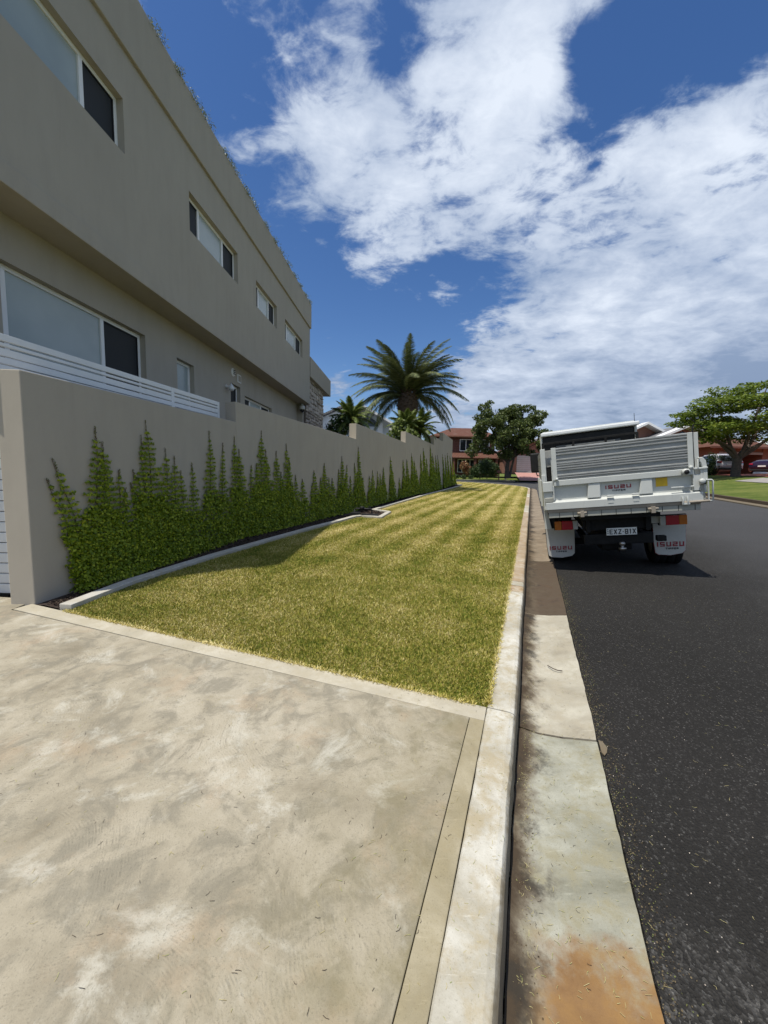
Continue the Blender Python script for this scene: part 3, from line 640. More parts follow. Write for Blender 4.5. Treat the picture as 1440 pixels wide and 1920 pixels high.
# terrace block beyond with stone cladding
mb = MB(); mb.box((S1+.06, -.02, 5.60), (21.4, .5, 6.43)); mb.build('terrace_parapet', 'stucco', house, .012)
mb = MB(); mb.box((S1+.06, .5, 5.60), (21.4, 6, 5.75)); mb.build('terrace_slab', 'stucco', house)
mb = MB(); mb.box((S1+.02, .19, .0), (20.42, 1.2, 5.60)); mb.build('stone_backing', 'mortar', house)
def stones():
    bm_v = []; fs = []; rn = []
    z = 1.6; mb = MB(); cnt = 0; vals = []
    while z < 5.56:
        h = random.uniform(.10, .22); s_ = S1+.03
        while s_ < 20.4:
            w_ = random.uniform(.10, .34); e = min(s_+w_, 20.41); d = random.uniform(.12, .165)
            dz = random.uniform(-.03, .03); n0 = len(mb.f)
            pts = [(s_+.008+random.uniform(0, .03), z+dz+random.uniform(0, .03)), (e-.008-random.uniform(0, .03), z+dz+random.uniform(0, .03)), (e-.008, z+dz+h*.5), (e-.008-random.uniform(0, .05), z+h+dz-random.uniform(0, .03)), (s_+.008+random.uniform(0, .05), z+h+dz-random.uniform(0, .03)), (s_+.008, z+dz+h*.5)]
            c = (sum(p[0] for p in pts)/6, sum(p[1] for p in pts)/6)
            inner = [(c[0]+(p[0]-c[0])*.72, c[1]+(p[1]-c[1])*.72) for p in pts]
            zc = lambda v: min(v, 5.59)
            vs = [(p[0], .20, zc(p[1])) for p in pts] + [(p[0], d+.02, zc(p[1])) for p in pts] + [(p[0], d, zc(p[1])) for p in inner]
            mb.add(vs, [(i, (i+1) % 6, 6+(i+1) % 6, 6+i) for i in range(6)] + [(6+i, 6+(i+1) % 6, 12+(i+1) % 6, 12+i) for i in range(6)] + [(12, 13, 14, 15, 16, 17)])
            vals += [random.random()]*(len(mb.f)-n0); s_ = e
        z += h
    o = mb.build('cladding_stone', 'stone', house); a = o.data.attributes.new('rnd', 'FLOAT', 'FACE'); a.data.foreach_set('value', vals); o['kind'] = 'stuff'
    # the right return of the clad wall
stones()
def window(s0, s1, z0, z1, w, mull, kinds, fr=.06):
    """frame with panes set in a reveal; mull = mullion positions, kinds per bay"""
    d = w-.10
    f = empty('window', BL(0, 0, 0)); f.parent = house
    mb = MB()
    mb.box((s0+.002, -d, z0+.002), (s1-.002, -d+.06, z0+fr)); mb.box((s0+.002, -d, z1-fr), (s1-.002, -d+.06, z1-.002))
    mb.box((s0+.002, -d+.001, z0+fr), (s0+fr, -d+.059, z1-fr)); mb.box((s1-fr, -d+.001, z0+fr), (s1-.002, -d+.059, z1-fr))
    mb.build('frame', 'white_frame', f, .004)
    for m_ in mull: MB().box((m_-fr*.55, -d-.004, z0+fr), (m_+fr*.55, -d+.055, z1-fr)).build('mullion', 'white_frame', f, .004)
    xs = [s0+fr]+mull+[s1-fr]
    for a, b, k in zip(xs[:-1], xs[1:], kinds):
        if k == 's':
            m2 = MB(); g = .022
            m2.box((a, -d+.006, z0+fr), (b, -d+.028, z0+fr+g)); m2.box((a, -d+.006, z1-fr-g), (b, -d+.028, z1-fr)); m2.box((a, -d+.007, z0+fr+g), (a+g, -d+.027, z1-fr-g)); m2.box((b-g, -d+.007, z0+fr+g), (b, -d+.027, z1-fr-g))
            m2.build('screen_frame', 'black', f)
        MB().box((a, -d+.02, z0+fr), (b, -d+.03, z1-fr)).build({'f': 'pane', 's': 'fly_screen'}[k], {'f': 'frost', 's': 'screen'}[k], f)
window(*up_holes[0], 0, [4.42, 5.58], 'sfs'); window(*up_holes[1], 0, [8.42, 9.44], 'sfs'); window(*up_holes[2], 0, [11.58, 12.38], 'sfs'); window(*up_holes[3], 0, [14.16, 15.22], 'sfs')
window(*lo_holes[0], lo_w, [4.84, 6.36], 'sfs'); window(*lo_holes[1], lo_w, [], 'f'); window(*lo_holes[2], lo_w, [], 's'); window(*lo_holes[3], lo_w, [12.1, 13.0], 'sfs')
# vents, wall lamp, camera dome, downpipe
def L3(s, w, z): return Vector(BL(s, w, z))
mb = MB(); mb.lathe([(0, .03), (.085, .03), (.11, .0)], L3(10.78, lo_w, 4.13), (0, -1, 0), 20); v_ = mb.build('round_vent', 'white_frame', house)
for k in (-1, 0, 1): MB().box((10.73, -lo_w-.045, 4.13+k*.045-.010), (10.83, -lo_w-.032, 4.13+k*.045+.010)).build('vent_slot', 'dark_in', v_)
v_ = MB().box((11.03, -lo_w-.02, 3.93), (11.25, -lo_w+.01, 4.15)).build('square_vent', 'white_frame', house, .004)
MB().box((11.06, -lo_w-.026, 3.96), (11.22, -lo_w-.018, 4.12)).build('vent_flap', 'stucco', v_)
lm = empty('wall_lamp', tuple(Vector(house.matrix_basis @ L3(10.36, lo_w+.02, 3.66))), 'small white globe lamp on the lower house wall beside a window', 'lamp', rz=R(90)-YAW)
house.rotation_euler = (0, 0, R(90)-YAW)
HM = Matrix.Translation(house.location) @ Matrix.Rotation(R(90)-YAW, 4, 'Z')
lm.location = HM @ L3(10.36, lo_w+.02, 3.66)
MB().lathe([(0, 0), (.045, 0), (.045, .02), (.02, .03), (.02, .10)], (0, .02, 0), (0, -1, 0), 14).build('base', 'white_frame', lm)
MB().lathe([(.001, .09), (.06, .0), (.085, -.05), (.06, -.10), (.001, -.12)], (0, -.12, -.0), (0, 0, 1), 16).build('globe', 'white_metal', lm)
cm = empty('dome_camera', HM @ L3(16.75, lo_w+.25, 4.34), 'white dome security camera hanging below the upper floor by the stone cladding', 'camera')
MB().lathe([(0, .05), (.05, .05), (.06, -.03), (.11, -.05), (.12, -.12), (.11, -.2), (0, -.2)], (0, 0, 0), (0, 0, 1), 16).build('housing', 'white_metal', cm)
MB().lathe([(.10, -.2), (.085, -.27), (.045, -.32), (0, -.33)], (0, 0, 0), (0, 0, 1), 16).build('dome', 'glass', cm)
# trailing tufts along the parapet
def tuft(n, w, h):
    P = np.zeros((n, 3)); P[:, 0] = rng.normal(0, w*.5, n); P[:, 1] = rng.normal(.05, .05, n); top = h*np.exp(-(P[:, 0]/w)**2)*rng.random(n); P[:, 2] = top-.10*rng.random(n)*(rng.random(n) < .5); P[:, 1] -= .1*(P[:, 2] < 0)
    return leaves(P, .05, None, asp=.25)
TU = []
for s_, sc in [(7.05, .9), (7.6, .5), (8.15, .8), (8.55, 1.0), (9.45, .8), (9.9, 1.0), (10.55, .7), (11.0, .9), (11.9, .7), (12.6, .6), (13.25, .9), (13.9, .7), (14.7, .8), (15.4, .6), (16.2, .7), (16.75, .5)]:
    Q = tuft(320, .30*sc, .14*sc); Rm = np.array(HM.to_3x3()); TU.append(Q@Rm.T+np.array(HM @ L3(s_, .03, 8.55)))
tag(np_mesh('trailing_plants', np.concatenate(TU), 4, 'roof_plant'), 'grey-green succulent growth trailing over the top edge of the house parapet', 'plants', kind='stuff')

# ------------------------------------------------------------------ climbing fig on the wall
def wall_pt(x, y):
    for i in range(6):
        a, b = Vector((*WALLP[i], 0)), Vector((*WALLP[i+1], 0)); t = (b-a); L = t.length; t.normalize(); nn = Vector((t.y, -t.x, 0))
        r = ray(x, y); k = (a-CAMP).dot(nn)/r.dot(nn); p = CAMP+r*k; s_ = (p-a).dot(t)
        if (k > 0 and -.05 <= s_ <= L) or i == 5: return i, a, t, nn, s_, p.z
def vine_plant(spires, label):
    bx = [b for _, _, b, _ in spires]; i0, a0, t0, n0, s0, _ = wall_pt(sum(bx)/len(bx), 950)
    base = a0+t0*s0; root = empty('climbing_vine', (base.x, base.y, zl(base.y)), label, 'vine', 'climbing vines trained up the boundary wall')
    LV = []; LN = []; LS = []; TV = []
    for (tx, ty, bxx, hw) in spires:
        i, a, t, nn, s1, z1 = wall_pt(tx, ty); _, ab, tb, _, sb_, _ = wall_pt(bxx, 1000); pb = ab+tb*sb_; s_b = (pb-a).dot(t)
        zb = zl(pb.y); H = z1-zb; dist = pb.y; lf = .034*max(1, (dist/5.5))**.6
        P3 = lambda s_, z, off: np.array(a)[None]+np.outer(s_, np.array(t))+np.array([[0, 0, 1.]])*z[:, None]+np.outer(off, np.array(nn))
        # stem
        cv = [(s_b+(s1-s_b)*(f**1.3)+.015*math.sin(f*9+tx), zb+H*f) for f in np.linspace(0, 1, 9)]
        st = MB(); st.tube([a+t*s_+nn*.012+Vector((0, 0, z))-Vector(root.location) for s_, z in cv], [.010*(1-f*.8) for f in np.linspace(0, 1, 9)], 5); st.build('stem', 'stem', root)
        nb = int(H/(.058+.0014*dist)); SS_, ZZ, OO, TT = [], [], [], []
        for k in range(nb):
            f = (k+.5)/nb; sc_ = s_b+(s1-s_b)*(f**1.3); z = zb+H*f
            wid = hw*(1.04 if dist < 11 else .78)*((1-f)**.88)*(1-.2*max(0, .25-f)/.25)
            for sg in (-1, 1):
                ln = wid*random.uniform(.55, 1.2)
                if f > .93: ln = .02
                n = max(2, int(ln/(lf*.17))); u = (np.arange(n)+rng.random(n))/n
                SS_.append(sc_+sg*u*ln); ZZ.append(z+u*ln*.10-.05*(u**2)*ln+rng.normal(0, lf*.28, n)); OO.append(.012+rng.random(n)*.07*(1-f)+.006); TT.append(np.full(n, f))
        # infill near the ground where the plants have closed over
        n = int(hw*H*4600*(.03/lf)**1.7); f = rng.random(n)**1.3*.50; u = rng.uniform(-1, 1, n)
        keep = np.sin(f*H*17+tx)+np.sin(u*9+tx*2)*.6+rng.random(n)*2.4 > .45; f, u = f[keep], u[keep]
        SS_.append(s_b+(s1-s_b)*(f**1.3)+u*hw*(1.0 if dist < 11 else .85)*(1-f)**1.1); ZZ.append(zb+H*f); OO.append(.01+rng.random(len(f))*(.08+.18*np.maximum(0, .5-f))*(1-f)); TT.append(f)
        s_, z, o_, tt = map(np.concatenate, (SS_, ZZ, OO, TT)); z = np.maximum(z, zb+.01)
        P = P3(s_, z, o_)-np.array(root.location)[None]; fine = tt > .93
        LV.append(P[~fine]); LS.append(np.full((~fine).sum(), lf)); LN.append(np.repeat(np.array(nn)[None]+[[0, 0, .35]], (~fine).sum(), 0))
        n = int(26); f = np.linspace(.90, 1, n); Pt = P3(s_b+(s1-s_b)*(f**1.3)+rng.normal(0, .007, n), zb+H*f, np.full(n, .014))-np.array(root.location)[None]; TV.append(leaves(Pt, lf*.62, np.array([nn])+[[0, 0, .3]], .7))
    P = np.concatenate(LV); o = np_mesh('foliage', leaves(P, np.concatenate(LS), np.concatenate(LN), .75, .7), 4, 'fig_leaf', root)
    np_mesh('shoot_tip', np.concatenate(TV), 4, 'fig_tip', root)
    return len(P)
VP = [
 ([(97, 860, 165, .26), (85, 897, 158, .22), (176, 800, 185, .36), (190, 828, 205, .40), (222, 880, 222, .36), (233, 915, 236, .2)], 'widest vine clump beside the driveway end, with two thin shoots leaning left'),
 ([(243, 905, 268, .22), (248, 880, 272, .30), (262, 815, 278, .30), (271, 788, 292, .44), (308, 840, 318, .36), (325, 855, 332, .34), (337, 882, 350, .26)], 'tall vine clump whose highest shoot is the tallest near the driveway'),
 ([(358, 868, 366, .26), (391, 808, 396, .34), (417, 830, 414, .30)], 'vine clump with one tall spire and a short outlier on its left'),
 ([(438, 818, 442, .36), (447, 842, 454, .34), (470, 872, 470, .2)], 'vine clump with twin close spires below the wall’s first step'),
 ([(480, 868, 480, .26), (489, 808, 492, .42), (497, 842, 503, .3), (517, 846, 519, .36)], 'dense vine clump under the second wall section with a needle-thin tallest shoot'),
 ([(526, 885, 528, .26), (536, 832, 539, .36), (541, 860, 544, .25), (553, 890, 556, .26), (566, 898, 569, .32)], 'vine clump descending in three steps towards a bare patch of wall'),
 ([(588, 882, 589, .36), (600, 896, 600, .3), (607, 868, 608, .42), (616, 896, 617, .3), (622, 896, 623, .34)], 'vine clump just past the bare patch with a single middle spire'),
 ([(634, 880, 635, .34), (640, 856, 642, .46), (650, 872, 645, .34), (656, 893, 656, .34)], 'vine clump with a hooked bushy tip leaning right'),
 ([(664, 868, 666, .34), (671, 837, 673, .50), (680, 896, 679, .3)], 'narrow vine spire rising against the second wall step'),
 ([(698, 882, 697, .42), (692, 893, 691, .4), (707, 884, 707, .42), (718, 876, 717, .52), (712, 888, 712, .4)], 'low vine clump behind the black meter fittings'),
 ([(731, 856, 733, .62), (748, 896, 747, .4)], 'lone slim vine cone standing clear between two gaps'),
 ([(755, 862, 755, .6), (762, 862, 763, .62), (771, 850, 772, .62), (776, 864, 777, .5), (780, 880, 781, .5)], 'vine clump below the third wall step with paired spires'),
 ([(788, 852, 788, .62), (793, 840, 794, .7), (799, 860, 799, .55)], 'vine clump left of the thin pale gap near the fourth wall step'),
 ([(806, 834, 806, .7), (810, 850, 811, .6), (816, 854, 816, .65), (820, 854, 820, .65)], 'vine clump with one dark spire reaching the fourth wall step'),
 ([(829, 852, 829, .7), (834, 853, 834, .7), (838, 850, 838, .7), (843, 855, 843, .7), (848, 862, 848, .7)], 'last vine clump at the far end of the boundary wall'),
]
tot = 0
for sp_, lb in VP: tot += vine_plant(sp_, lb)
print('vine leaves', tot)

# black water meter fittings in the notch of the edging
mt_ = empty('water_meter', (-.50, 10.75, .27), 'black pipe fittings standing in the notch of the concrete edging', 'water meter')
MB().tube([(-.34, .12, .0), (-.34, .12, .17), (-.30, .12, .2), (.12, .04, .2), (.16, .04, .17), (.16, .04, 0)], .022, 8).build('pipe', 'black', mt_)
MB().lathe([(0, .0), (.06, .0), (.065, .08), (.05, .1), (0, .1)], (-.12, .08, .16), (0, 0, 1), 14).build('meter_body', 'black', mt_)
MB().tube([(.12, .04, .2), (.12, .04, .26), (.06, .03, .27)], .012, 6).build('tap_handle', 'black', mt_)
MB().box((-.12, -.20, -.02), (.34, .0, .07)).build('valve_box', 'black', mt_, .01); MB().box((-.42, -.06, -.02), (-.16, .16, .10)).build('meter_box', 'black', mt_, .01)

# ------------------------------------------------------------------ the tipper truck
TR = empty('tipper_truck', (3.237, 5.262, 1.0785), 'white tipper truck parked in the gutter, leaning towards the kerb', 'truck')
TK = .962
yaw_, roll_, pit_ = R(20.7), .1228, .025
MR = Matrix.Rotation(-yaw_, 4, 'Z') @ Matrix.Rotation(pit_, 4, 'X') @ Matrix.Rotation(-roll_, 4, 'Y')
TR.rotation_euler = MR.to_euler(); TR.scale = (TK, TK, TK)
# quads in the tailgate plane, then solids
def B(name, a, b, mat, parent=TR, bev=.004): return MB().box(a, b).build(name, mat, parent, bev)
def PR(name, pts, d, mat, parent=TR, bev=.004): return MB().prism(pts, d).build(name, mat, parent, bev)
tg = empty('tailgate'); tg.parent = TR
B('back_sheet', (-.86, .045, .0), (.90, .07, .44), 'truck_white', tg)
B('top_rail', (-.845, -.012, .348), (.875, .045, .434), 'truck_white', tg, .008)
PR('bottom_rail', [(-.975, -.03, .0), (-.975, -.03, .105), (-.975, .045, .135), (-.975, .045, .0)], (1.93, 0, 0), 'truck_white', tg)
B('end_plate', (-.865, -.008, .135), (-.845, .045, .348), 'truck_white', tg); B('end_plate', (.855, -.012, .135), (.965, .045, .348), 'truck_white', tg)
for x0, x1, y0, y1 in ((-.39, -.235, -.41, -.24), (.265, .398, .235, .398)):
    PR('rib', [(x0, .0, .348), (x1, .0, .348), (y1, -.012, .133), (y0, -.012, .133)], (0, .044, 0), 'truck_white', tg, .01)
for x in (-.165, .145): # folding hook plates on the lower rail
    h = B('hook_plate', (x, -.05, .135), (x+.085, -.005, .16), 'truck_white', tg); B('hook_tab', (x+.01, -.034, .045), (x+.08, -.031, .12), 'truck_white', h, 0)
B('hand_rail', (.603, -.035, .186), (.86, -.012, .205), 'truck_white', tg)
B('corner_block', (-1.005, -.03, .27), (-.865, .04, .425), 'truck_white', tg, .01); B('corner_block', (-.985, -.028, .11), (-.868, .03, .185), 'truck_dirty', tg, .01)
B('corner_post', (-.995, .0, .0), (-.87, .05, .27), 'truck_white', tg)
B('corner_post', (.935, -.018, .105), (1.0, .045, .43), 'truck_white', tg)
for x in (.722, .775): MB().tube([(x, -.045, .065), (x, -.06, .02), (x, -.045, -.04)], .012, 6).build('hinge_clip', 'truck_white', tg)
B('clip_pin', (.712, -.055, -.045), (.80, -.035, -.02), 'truck_white', tg)
t_ = MB(); t_.lathe([(.0, .035), (.030, .035), (.030, .03), (.043, .03), (.043, -.035), (0, -.035)], (.765, -.055, .395), (0, -1, 0), 18); po = t_.build('pipe_socket', 'truck_white', tg)
MB().lathe([(0, 0), (.03, 0), (.03, .004), (0, .004)], (.765, -.092, .395), (0, -1, 0), 18).build('socket_hole', 'black', po)
B('warning_sticker', (.447, .040, .222), (.583, .043, .342), 'yellow', tg, 0)
# aluminium extension panel: profiled planks between posts
pn = empty('extension_panel'); pn.parent = TR
z = .445; hs = [.035, .105, .035, .075, .035, .035, .105, .04]
prof = [(.445, .0), (.468, -.018), (.482, -.002), (.508, .0), (.52, -.016), (.535, -.002), (.595, .0), (.606, -.018), (.622, -.002), (.652, -.004), (.664, -.018), (.676, 0)]
def plank(z0, z1, ribs):
    pts = [(z0, .0)]
    for r_ in ribs: pts += [(r_-.014, 0), (r_-.008, -.018), (r_+.008, -.018), (r_+.014, 0)]
    pts += [(z1, 0), (z1, .03), (z0, .03)]
    return PR('plank', [(-.79, y+.004, z) for z, y in pts], (1.597, 0, 0), 'alu', pn, 0)
plank(.444, .520, [.475, .503]); plank(.523, .630, [.585, .618]); plank(.633, .700, [.655, .683]); plank(.703, .830, [.735, .815]); plank(.833, .912, [.862, .893])
B('panel_post', (-.855, -.02, .434), (-.79, .035, .918), 'truck_white', pn); B('panel_post', (.807, -.02, .434), (.867, .035, .910), 'truck_white', pn)
for x in (-.80, .83): MB().lathe([(0, .0), (.022, 0), (.022, .03), (0, .03)], (x, -.02, .45), (0, -1, 0), 10).build('latch', 'truck_white', pn)
mbx = MB().box((.872, .01, .44), (.935, .05, .905)); mbx.build('side_post', 'truck_white', pn, .004)
MB().tube([(.872, -.01, .45), (.868, -.01, .85), (.874, 0, .97), (.89, 0, 1.01)], .009, 6).build('tie_rod', 'black', pn)
B('side_post', (-1.005, .0, .43), (-.938, .05, .917), 'truck_white', pn)
for k in range(2): B('side_bracket', (-1.01, -.02+.02*k, .425-.0), (-.955, .03, .53-.03*k), 'truck_white', pn)
# right corner hardware
hw_ = empty('latch_frame'); hw_.parent = TR
PR('curved_arm', [(.92, -.02, .565), (.965, -.02, .57), (1.0, -.02, .52), (1.012, -.02, .42), (1.012, -.02, .27), (.965, -.02, .27), (.965, -.02, .42), (.945, -.02, .50), (.92, -.02, .53)], (0, .05, 0), 'truck_white', hw_, .006)
MB().tube([(.905, -.03, .43), (.905, -.03, .55), (.925, -.03, .57)], .011, 6).build('pull_bar', 'truck_white', hw_)
B('top_flange', (.86, -.035, .415), (1.012, .05, .437), 'truck_white', hw_)
MB().tube([(.985, -.03, .268), (1.045, -.03, .262), (1.06, -.03, .25), (1.055, -.03, 0.0), (1.045, -.03, -.015), (1.02, -.03, -.015), (1.008, -.03, .0), (1.01, -.03, .25)], .011, 8).build('hook_loop', 'truck_white', hw_)
MB().tube([(.715, -.03, -.018), (.85, -.035, -.014), (1.02, -.03, -.012)], .017, 8).build('latch_rod', 'rusty', hw_)
PR('gusset', [(.915, -.02, .25), (.965, -.02, .25), (.985, -.02, .01), (.955, -.02, .01)], (0, .04, 0), 'truck_dirty', hw_)
B('bolt_block', (.935, -.06, .215), (.985, -.015, .25), 'chassis', hw_); MB().lathe([(0, 0), (.035, 0), (.035, .03), (.02, .04), (0, .04)], (.94, -.04, .255), (0, -1, 0), 12).build('bolt_head', 'truck_white', hw_)
# tray
tray = empty('tray'); tray.parent = TR
B('floor', (-.95, .07, -.03), (.95, 2.85, .02), 'truck_dirty', tray)
B('rear_sill', (-.965, -.012, -.048), (.93, .07, -.004), 'rusty', tray)
sk = B('rear_skirt', (-.945, .0, -.128), (.93, .05, -.05), 'truck_dirty', tray)
for x in np.arange(-.8, .9, .185): B('seam', (x, -.004, -.126), (x+.006, .0, -.05), 'chassis', sk, 0)
for x in (-.52, .36):
    b_ = MB(); b_.box((x, -.05, -.13), (x+.05, .0, -.045)); b_.lathe([(0, 0), (.02, 0), (.02, .12), (0, .12)], (x-.035, -.03, -.075), (1, 0, 0), 10); b_.build('tailgate_hinge', 'rusty', tray)
B('side_board', (-1.0, .05, -.02), (-.955, 2.85, .43), 'truck_white', tray); B('side_board', (.955, .05, -.02), (1.0, 2.85, .43), 'truck_white', tray)
for sx in (-1, 1):
    x0, x1 = (-.995, -.965) if sx < 0 else (.905, .935)
    for k in range(4): B('side_plank', (min(x0, x1), .055, .445+k*.115), (max(x0, x1), 2.84, .445+k*.115+.11), 'alu', tray, .006)
for y in (.9, 1.9, 2.78):
    for sx in (-1, 1): B('stake', (sx*1.005-.02, y, -.02), (sx*1.005+.02, y+.06, .43), 'truck_white', tray)
B('head_board', (-.74, 2.86, -.02), (.95, 2.91, .78), 'truck_white', tray)
hb = empty('head_frame'); hb.parent = TR
for x in (-.9, -.3, .3, .86): B('upright', (x, 2.86, .78), (x+.045, 2.905, 1.16), 'chassis', hb)
B('cross_bar', (-.9, 2.862, 1.12), (.905, 2.9, 1.165), 'chassis', hb)
for k in range(44): B('mesh_bar', (-.42+k*.021, 2.875, .79), (-.412+k*.021, 2.885, 1.06), 'clear_lens', hb, 0)
# cab
cab = empty('cab'); cab.parent = TR
cp = [(-.90, 3.02, -.35), (-.90, 3.02, 1.30), (-.90, 4.35, 1.30), (-.90, 4.62, .55), (-.90, 4.66, -.35)]
PR('cab_shell', [(p[0]+.02, p[1], p[2]) for p in cp], (1.76, 0, 0), 'black', cab, .03)
for sx in (-.915, .875):
    PR('cab_side', [(sx, 3.0, -.35), (sx, 3.0, .42), (sx, 4.64, .42), (sx, 4.67, -.35)], (.04, 0, 0), 'truck_white', cab, .012)
    PR('door_pillar', [(sx, 3.0, .42), (sx, 3.0, 1.3), (sx, 3.16, 1.3), (sx, 3.16, .42)], (.04, 0, 0), 'truck_white', cab, .008)
B('rear_panel', (-.88, 2.985, -.3), (.88, 3.018, .60), 'chassis', cab)
B('rear_window', (-.62, 2.99, .68), (.62, 3.016, 1.08), 'glass', cab, .02)
B('rear_window', (-.86, 2.992, .63), (-.70, 3.017, 1.0), 'clear_lens', cab, .01)  # pale grey colour stands in for the reflection on this pane
B('roof', (-.905, 2.93, 1.305), (.955, 4.42, 1.385), 'white_metal', cab, .02)
B('roof_ridge', (-.86, 3.1, 1.385), (.90, 4.3, 1.415), 'truck_white', cab, .012)
MB().tube([(.90, 3.1, 1.40), (.90, 3.1, 1.56)], .005, 6).build('aerial', 'chassis', cab)
PR('windscreen', [(-.8, 4.665, .5), (.8, 4.665, .5), (.8, 4.40, 1.25), (-.8, 4.40, 1.25)], (0, .01, .005), 'glass', cab)
B('bumper', (-.9, 4.66, -.62), (.9, 4.8, -.35), 'truck_white', cab, .02)
mr = empty('mirror'); mr.parent = cab
MB().box((-1.15, 3.35, .54), (-.935, 3.43, .99)).build('mirror_head', 'black', mr, .03)
MB().tube([(-.90, 3.9, .45), (-1.02, 3.5, .46), (-1.05, 3.4, .56)], .012, 6).build('mirror_arm', 'black', mr)
mr = empty('mirror'); mr.parent = cab
MB().box((.965, 3.72, .56), (1.135, 3.80, .98)).build('mirror_head', 'black', mr, .03)
# chassis and rear lamps
ch = empty('chassis'); ch.parent = TR
for sx in (-.42, .36): B('chassis_rail', (sx, .28, -.42), (sx+.06, 4.4, -.2), 'chassis', ch)
B('subframe', (-.5, .1, -.2), (.5, 2.8, -.13), 'chassis', ch)
B('rear_crossmember', (-.46, .34, -.40), (.46, .42, -.16), 'chassis', ch); B('tow_bar', (-.45, .32, -.62), (.46, .42, -.46), 'chassis', ch, .01)
B('gearbox', (-.2, .5, -.75), (.22, 3.2, -.3), 'chassis', ch, .03)
B('fuel_tank', (-.85, 1.7, -.7), (-.5, 2.6, -.32), 'chassis', ch, .03); B('tool_box', (.5, 1.75, -.7), (.85, 2.5, -.32), 'chassis', ch, .02)
B('coupling_box', (.50, .32, -.60), (.62, .42, -.52), 'chassis', ch, .01)
B('axle', (-.6, 1.14, -.76), (.6, 1.26, -.66), 'chassis', ch, .02)
MB().lathe([(0, .1), (.14, .06), (.19, 0), (.14, -.06), (0, -.1)], (0, 1.2, -.71), (0, 1, 0), 16).build('differential', 'chassis', ch)
for sx in (-.44, .42): B('leaf_spring', (sx, .7, -.60), (sx+.07, 1.75, -.53), 'chassis', ch)
tb = empty('tow_ball'); tb.parent = TR
MB().lathe([(0, .0), (.045, 0), (.052, .02), (.052, .035), (.02, .045), (.018, .06), (.038, .08), (.042, .1), (.036, .12), (.0, .135)], (.045, .27, -.70), (0, 0, 1), 18).build('ball', 'chrome', tb)
B('tongue', (0.0, .24, -.735), (.09, .40, -.70), 'chassis', tb, .004)
for sgn in (-1, 1):
    lp = empty('tail_lamp'); lp.parent = TR; x = (lambda v: v*sgn)
    def seg(a, b, m_, nm): B(nm, (min(x(a), x(b)), .27, -.36), (max(x(a), x(b)), .33, -.222), m_, lp, .008)
    seg(.86, .765, 'amber', 'indicator_lens'); seg(.763, .605, 'red_lens', 'brake_lens'); seg(.603, .535, 'clear_lens', 'reverse_lens')
    B('lamp_body', (min(x(.87), x(.525)), .331, -.368), (max(x(.87), x(.525)), .37, -.214), 'chassis', lp, .008)
B('lamp_bracket', (.44, .33, -.33), (.55, .36, -.16), 'truck_dirty')
PR('mudguard', [(-1.0, .45, -.02), (-.955, .45, -.02), (-.90, .45, -.36), (-1.0, .45, -.36)], (0, .02, 0), 'truck_white')
for sgn in (-1, 1):
    a, b = (-.985, -.545) if sgn < 0 else (.557, .985)
    mf = empty('mud_flap'); mf.parent = TR; c = (a+b)/2; hw = (b-a)/2; pts = []
    pts = [(a+.0, .75, -.40), (b-.0, .75, -.40), (b-.01, .75, -.70), (b-.02, .75, -.83), (b-.06, .75, -.875), (c, .75, -.905), (a+.06, .75, -.89), (a+.02, .75, -.86), (a+.005, .75, -.70)]
    PR('flap_sheet', pts, (0, .012, 0), 'flap_white', mf, .002); mf['side'] = sgn
    PR('flap_trim', [(c+(p[0]-c)*1.03, .764, p[2]-.006) for p in pts], (0, .006, 0), 'red_ink' if sgn > 0 else 'rubber', mf, 0)
# wheels (dual rears, single fronts), resting on the road
Minv = (Matrix.Translation(TR.location) @ MR @ Matrix.Scale(TK, 4)).inverted(); Mfw = Minv.inverted()
def ground_local(x, y):
    lo, hi = -1.8, -.2
    for _ in range(40):
        m_ = (lo+hi)/2; p = Mfw @ Vector((x, y, m_)); q = V.x*p.x+V.y*p.y
        zg = zr(p.x, p.y) if q > .43 else zl(p.y)-.13+.03*max(0, q)/.43
        if p.z > zg: hi = m_
        else: lo = m_
    return (lo+hi)/2
def wheel(x, y, r=.36, w=.19, nm='wheel'):
    zg = min(ground_local(x-w/2, y), ground_local(x+w/2, y)); c = Vector((x, y, zg+r-.008)); wh = empty(nm, c); wh.parent = TR
    MB().lathe([(r*.55, -w/2), (r*.9, -w/2), (r*.98, -w*.42), (r, -w*.3), (r, -w*.1), (r*.975, -w*.08), (r*.975, -w*.02), (r, 0), (r, w*.3), (r*.98, w*.42), (r*.9, w/2), (r*.55, w/2)], (0, 0, 0), (1, 0, 0), 32).build('tyre', 'rubber', wh)
    MB().lathe([(0, -w*.2), (r*.3, -w*.2), (r*.35, w*.2), (r*.55, w*.4), (r*.56, -w*.4), (r*.3, -w*.3), (0, -w*.3)], (0, 0, 0), (1, 0, 0), 20).build('rim', 'clear_lens', wh)
    print('wheel', x, round(zg, 3))
for x in (-.87, -.67, .69, .89): wheel(x, 1.2)
for x in (-.74, .74): wheel(x, 3.9)

